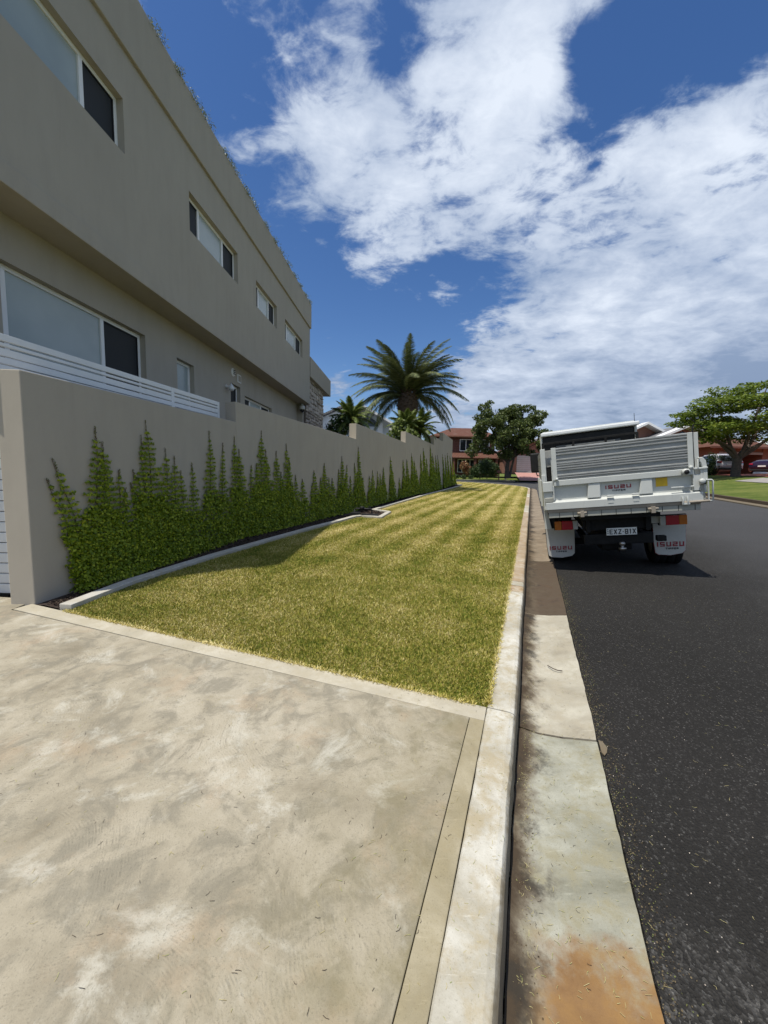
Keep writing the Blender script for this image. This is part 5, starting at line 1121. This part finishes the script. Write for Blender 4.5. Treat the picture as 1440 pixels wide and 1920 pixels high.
# ------------------------------------------------------------------ cars across the street
def car(name, loc, rz, body, label, suv=True):
    c = empty(name, loc, label, 'car', rz=rz)      # local: rear faces -y
    H = 1.68 if suv else 1.42; Wd = .92
    side = [(-2.25, .45), (-2.28, .80), (-2.2, 1.02), (-1.75, H-.1) if suv else (-1.35, H-.08), (-1.3, H) if suv else (-.7, H), (.3, H-.02), (1.0, 1.05), (2.0, .92), (2.28, .7), (2.28, .38), (1.9, .30), (-1.9, .30)]
    mb = MB(); n = len(side); rows = []
    for fx, ins in ((-1, .10), (-.86, .03), (-.5, 0), (.5, 0), (.86, .03), (1, .10)):
        for (y, z) in side:
            nar = 1 if z < 1.0 else 1-.22*(z-1.0)/(H-1.0); rows.append((fx*Wd*nar, y*(1-ins*.4), z-ins*.3*(z > 1.2)+ins*.2*(z < .5)))
    mb.add(rows, [(i*n+k, i*n+(k+1) % n, (i+1)*n+(k+1) % n, (i+1)*n+k) for i in range(5) for k in range(n)] + [tuple(range(n)), tuple(range(5*n, 6*n))[::-1]], True); mb.build('body', body, c)
    zt = H-.14; yb = -1.78 if suv else -1.42; yb1 = -2.2 if suv else -1.98
    MB().prism([(-.68, yb1-.03, 1.06), (.68, yb1-.03, 1.06), (.60, yb-.06, zt), (-.60, yb-.06, zt)], (0, .03, 0)).build('rear_window', 'glass', c, .01)
    for s_ in (-1, 1):
        MB().prism([(s_*.915, -1.8 if suv else -1.2, 1.06), (s_*.915, .8, 1.06), (s_*.80, .25, zt), (s_*.80, -1.35 if suv else -.8, zt)], (s_*.012, 0, 0)).build('side_window', 'glass', c)
        MB().prism([(s_*.62, -2.32, .90), (s_*.90, -2.24, .92), (s_*.90, -2.2, 1.02), (s_*.62, -2.28, 1.04)], (0, .05, 0)).build('tail_lamp', 'red_lens', c, .01)
        for y in (-1.4, 1.4):
            w = empty('wheel', (s_*.80, y, .35)); w.parent = c
            MB().lathe([(.2, -.11), (.33, -.11), (.35, -.07), (.35, .07), (.33, .11), (.2, .11)], (0, 0, 0), (1, 0, 0), 22).build('tyre', 'rubber', w); MB().lathe([(0, -.09), (.2, -.1), (.2, .1), (0, .09)], (0, 0, 0), (1, 0, 0), 16).build('rim', 'clear_lens', w)
    MB().box((-.26, -2.34, .72), (.26, -2.31, .84)).build('number_plate', 'plate', c, .004); MB().box((-.80, -2.33, .36), (.80, -2.24, .52)).build('bumper', 'black', c, .03)
    return c
car('suv', (28.5, 33.6, 2.10), R(-14), 'car_silver', 'silver-white SUV parked rear-out in front of the open garage')
car('parked_car', (34.4, 34.4, 2.10), R(-62), 'car_dark', 'dark purple hatchback parked on the red paving right of the tree trunk', False)
tl_ = empty('low_ramp', (30.2, 31.2, 2.12), 'small white low frame lying on the red paving right of the tree trunk', 'ramp', rz=.3)
MB().prism([(0, 0, .02), (1.3, 0, .02), (1.2, 0, .18), (.7, 0, .22), (.1, 0, .2)], (0, .5, 0)).build('deck', 'white_metal', tl_, .02); MB().box((1.3, .2, .04), (2.0, .28, .1)).build('drawbar', 'white_metal', tl_)
# letterbox posts at the far kerb
lb_ = empty('letterbox', (12.9, 43.7, 1.12), 'small letterbox on a post in front of the street tree', 'letterbox'); MB().box((-.05, -.05, 0), (.05, .05, .85)).build('post', 'brick_pink', lb_); MB().box((-.2, -.18, .85), (.2, .18, 1.12)).build('box', 'brick_pink', lb_, .02)
lb_ = tag(MB().box((13.6, 43.6, 1.1), (13.72, 43.72, 2.1)).build('bollard_post', 'grey_path'), 'plain short post beside the letterbox at the far kerb', 'post')
# distant trees closing the horizon
def treeline():
    A = []
    for k in range(46):
        a = R(-62+k*3.0); d = random.uniform(95, 130); x, y = d*math.sin(a), d*math.cos(a)*1.0; n = 420; h = random.uniform(2.2, 4.0); q = rng.normal(size=(n, 3)); q /= np.linalg.norm(q, axis=1)[:, None]
        A.append(np.array([[x, y, 1.6]])+q*(.6+.45*rng.random((n, 1)))*np.array([[5.5, 4, h]]))
    P = np.concatenate(A); P[:, 2] = np.abs(P[:, 2]-1.2)+1.2; tag(np_mesh('far_trees', leaves(P, .9), 4, 'shrub_leaf'), 'distant low belt of dark trees beyond the houses', 'trees', kind='stuff')
treeline()

# ------------------------------------------------------------------ litter: clippings, leaf, twigs, grit
def clippings():
    A = []
    def scat(n, s0, s1, q0, q1, zf, ln, pw=1.0):
        s_ = rng.uniform(s0, s1, n); q_ = q0+(q1-q0)*rng.random(n)**pw; P = np.outer(s_, np.array(U))+np.outer(q_, np.array(V)); P[:, 2] = zf(P, q_)
        a = rng.uniform(0, 6.28, n); l = ln*rng.uniform(.4, 1.3, n); d = np.stack([np.cos(a), np.sin(a), rng.uniform(-.04, .18, n)], 1)*l[:, None]/2; w = np.stack([-np.sin(a), np.cos(a), 0*a], 1)*.0006; m_ = P+np.stack([-np.sin(a), np.cos(a), 0*a], 1)*(rng.normal(0, .12, n)*l)[:, None]+[0, 0, .002]
        P = P+[0, 0, .002]+np.abs(d)*[0, 0, 1]; A.append(np.stack([P-d-w, P-d+w, m_+w, m_-w], 1)); A.append(np.stack([m_-w, m_+w, P+d+w, P+d-w], 1))
    gz = lambda P, q: G*P[:, 1]-.13+np.interp(q, [0, .12, .25, .425], [0, -.006, .004, .034])
    dz = lambda P, q: G*P[:, 1]+0*q; az = lambda P, q: G*P[:, 1]-.10+.055*np.maximum(q-.43, 0)
    scat(330, .4, 2.4, .02, .42, gz, .017); scat(160, 2.4, 4.3, .02, .42, gz, .016); scat(300, .3, 4.0, .01, .10, gz, .018); scat(900, -.1, 3.2, -4.5, -.2, dz, .018, .8); scat(150, .3, 2.3, -.16, -.02, dz, .016)
    scat(420, .4, 5.5, .44, 3.4, az, .02, 1.6); scat(200, 2.3, 5, -.16, -.02, dz, .016, 2)
    X = np.concatenate(A); A.clear(); scat(950, -.6, 3.4, -4.8, -.2, dz, .015, .9); scat(160, .4, 4.2, .05, .42, gz, .014); Y_ = np.concatenate(A)
    tag(np_mesh('dead_stems', Y_, 4, 'mulch'), 'thin dark dead grass stems lying over the driveway concrete', 'clippings', kind='stuff')
    tag(np_mesh('grass_clippings', X, 4, 'straw'), 'dry grass clippings scattered over driveway, gutter and road edge', 'clippings', kind='stuff')
    # grit along the gutter and the asphalt edge
    n = 9500; s_ = rng.uniform(.3, 6, n); sel = rng.random(n); q_ = np.where(sel < .55, np.abs(rng.normal(.018, .03, n)), .43+np.abs(rng.normal(0, .05, n))); P = np.outer(s_, np.array(U))+np.outer(q_, np.array(V)); P[:, 2] = np.where(q_ < .43, gz(P, q_), az(P, q_))+.002
    tag(np_mesh('grit', leaves(P, .0058, np.array([[0, 0, 1.]]), .9, .8), 4, 'litter'), 'dark grit and crumbs collected along the gutter', 'grit', kind='stuff')
    n = 600; s_ = .3+2.6*rng.random(n)**1.8; q_ = .445+1.4*rng.random(n)**1.7; P = np.outer(s_, np.array(U))+np.outer(q_, np.array(V)); P[:, 2] = az(P, q_)+.002
    o = np_mesh('gravel', leaves(P, .0042, np.array([[0, 0, 1.]]), .9, .9), 4, 'stone'); tag(o, 'loose pale aggregate on the worn edge of the asphalt', 'gravel', kind='stuff')
clippings()
lf_ = empty('dead_leaf', (-1.63, 1.50, .04), 'curled dark dead leaf lying alone on the driveway', 'leaf')
np_mesh('blade', np.array([[(-.025, 0, .002), (-.005, .012, .010), (.02, .004, .004), (.0, -.006, .012)], [(-.02, -.004, .003), (.0, -.012, .006), (.022, .0, .012), (.0, .006, .01)]]), 4, 'fig_tip', lf_)
MB().tube([(.022, .0, .01), (.035, .006, .004)], .001, 5).build('stalk', 'stem', lf_)
tag(MB().tube([SQ(3.18, .20, zl(3.2)-.124), SQ(3.13, .235, zl(3.15)-.116), SQ(3.11, .27, zl(3.1)-.114), SQ(3.12, .30, zl(3.1)-.115)], .0035, 6).build('twig', 'bark'), 'thin dark curved twig lying on the pale gutter slab', 'twig')
tag(MB().prism([SQ(2.24, .433, zl(2.2)-.1), SQ(2.34, .432, zl(2.3)-.1), SQ(2.33, .452, zl(2.3)-.1), SQ(2.29, .468, zl(2.2)-.1), SQ(2.25, .46, zl(2.2)-.1), SQ(2.22, .445, zl(2.2)-.1)], (0, 0, .006)).build('concrete_spill', 'kerb_warm'), 'small broken blob of pale concrete beside the gutter joint', 'concrete')
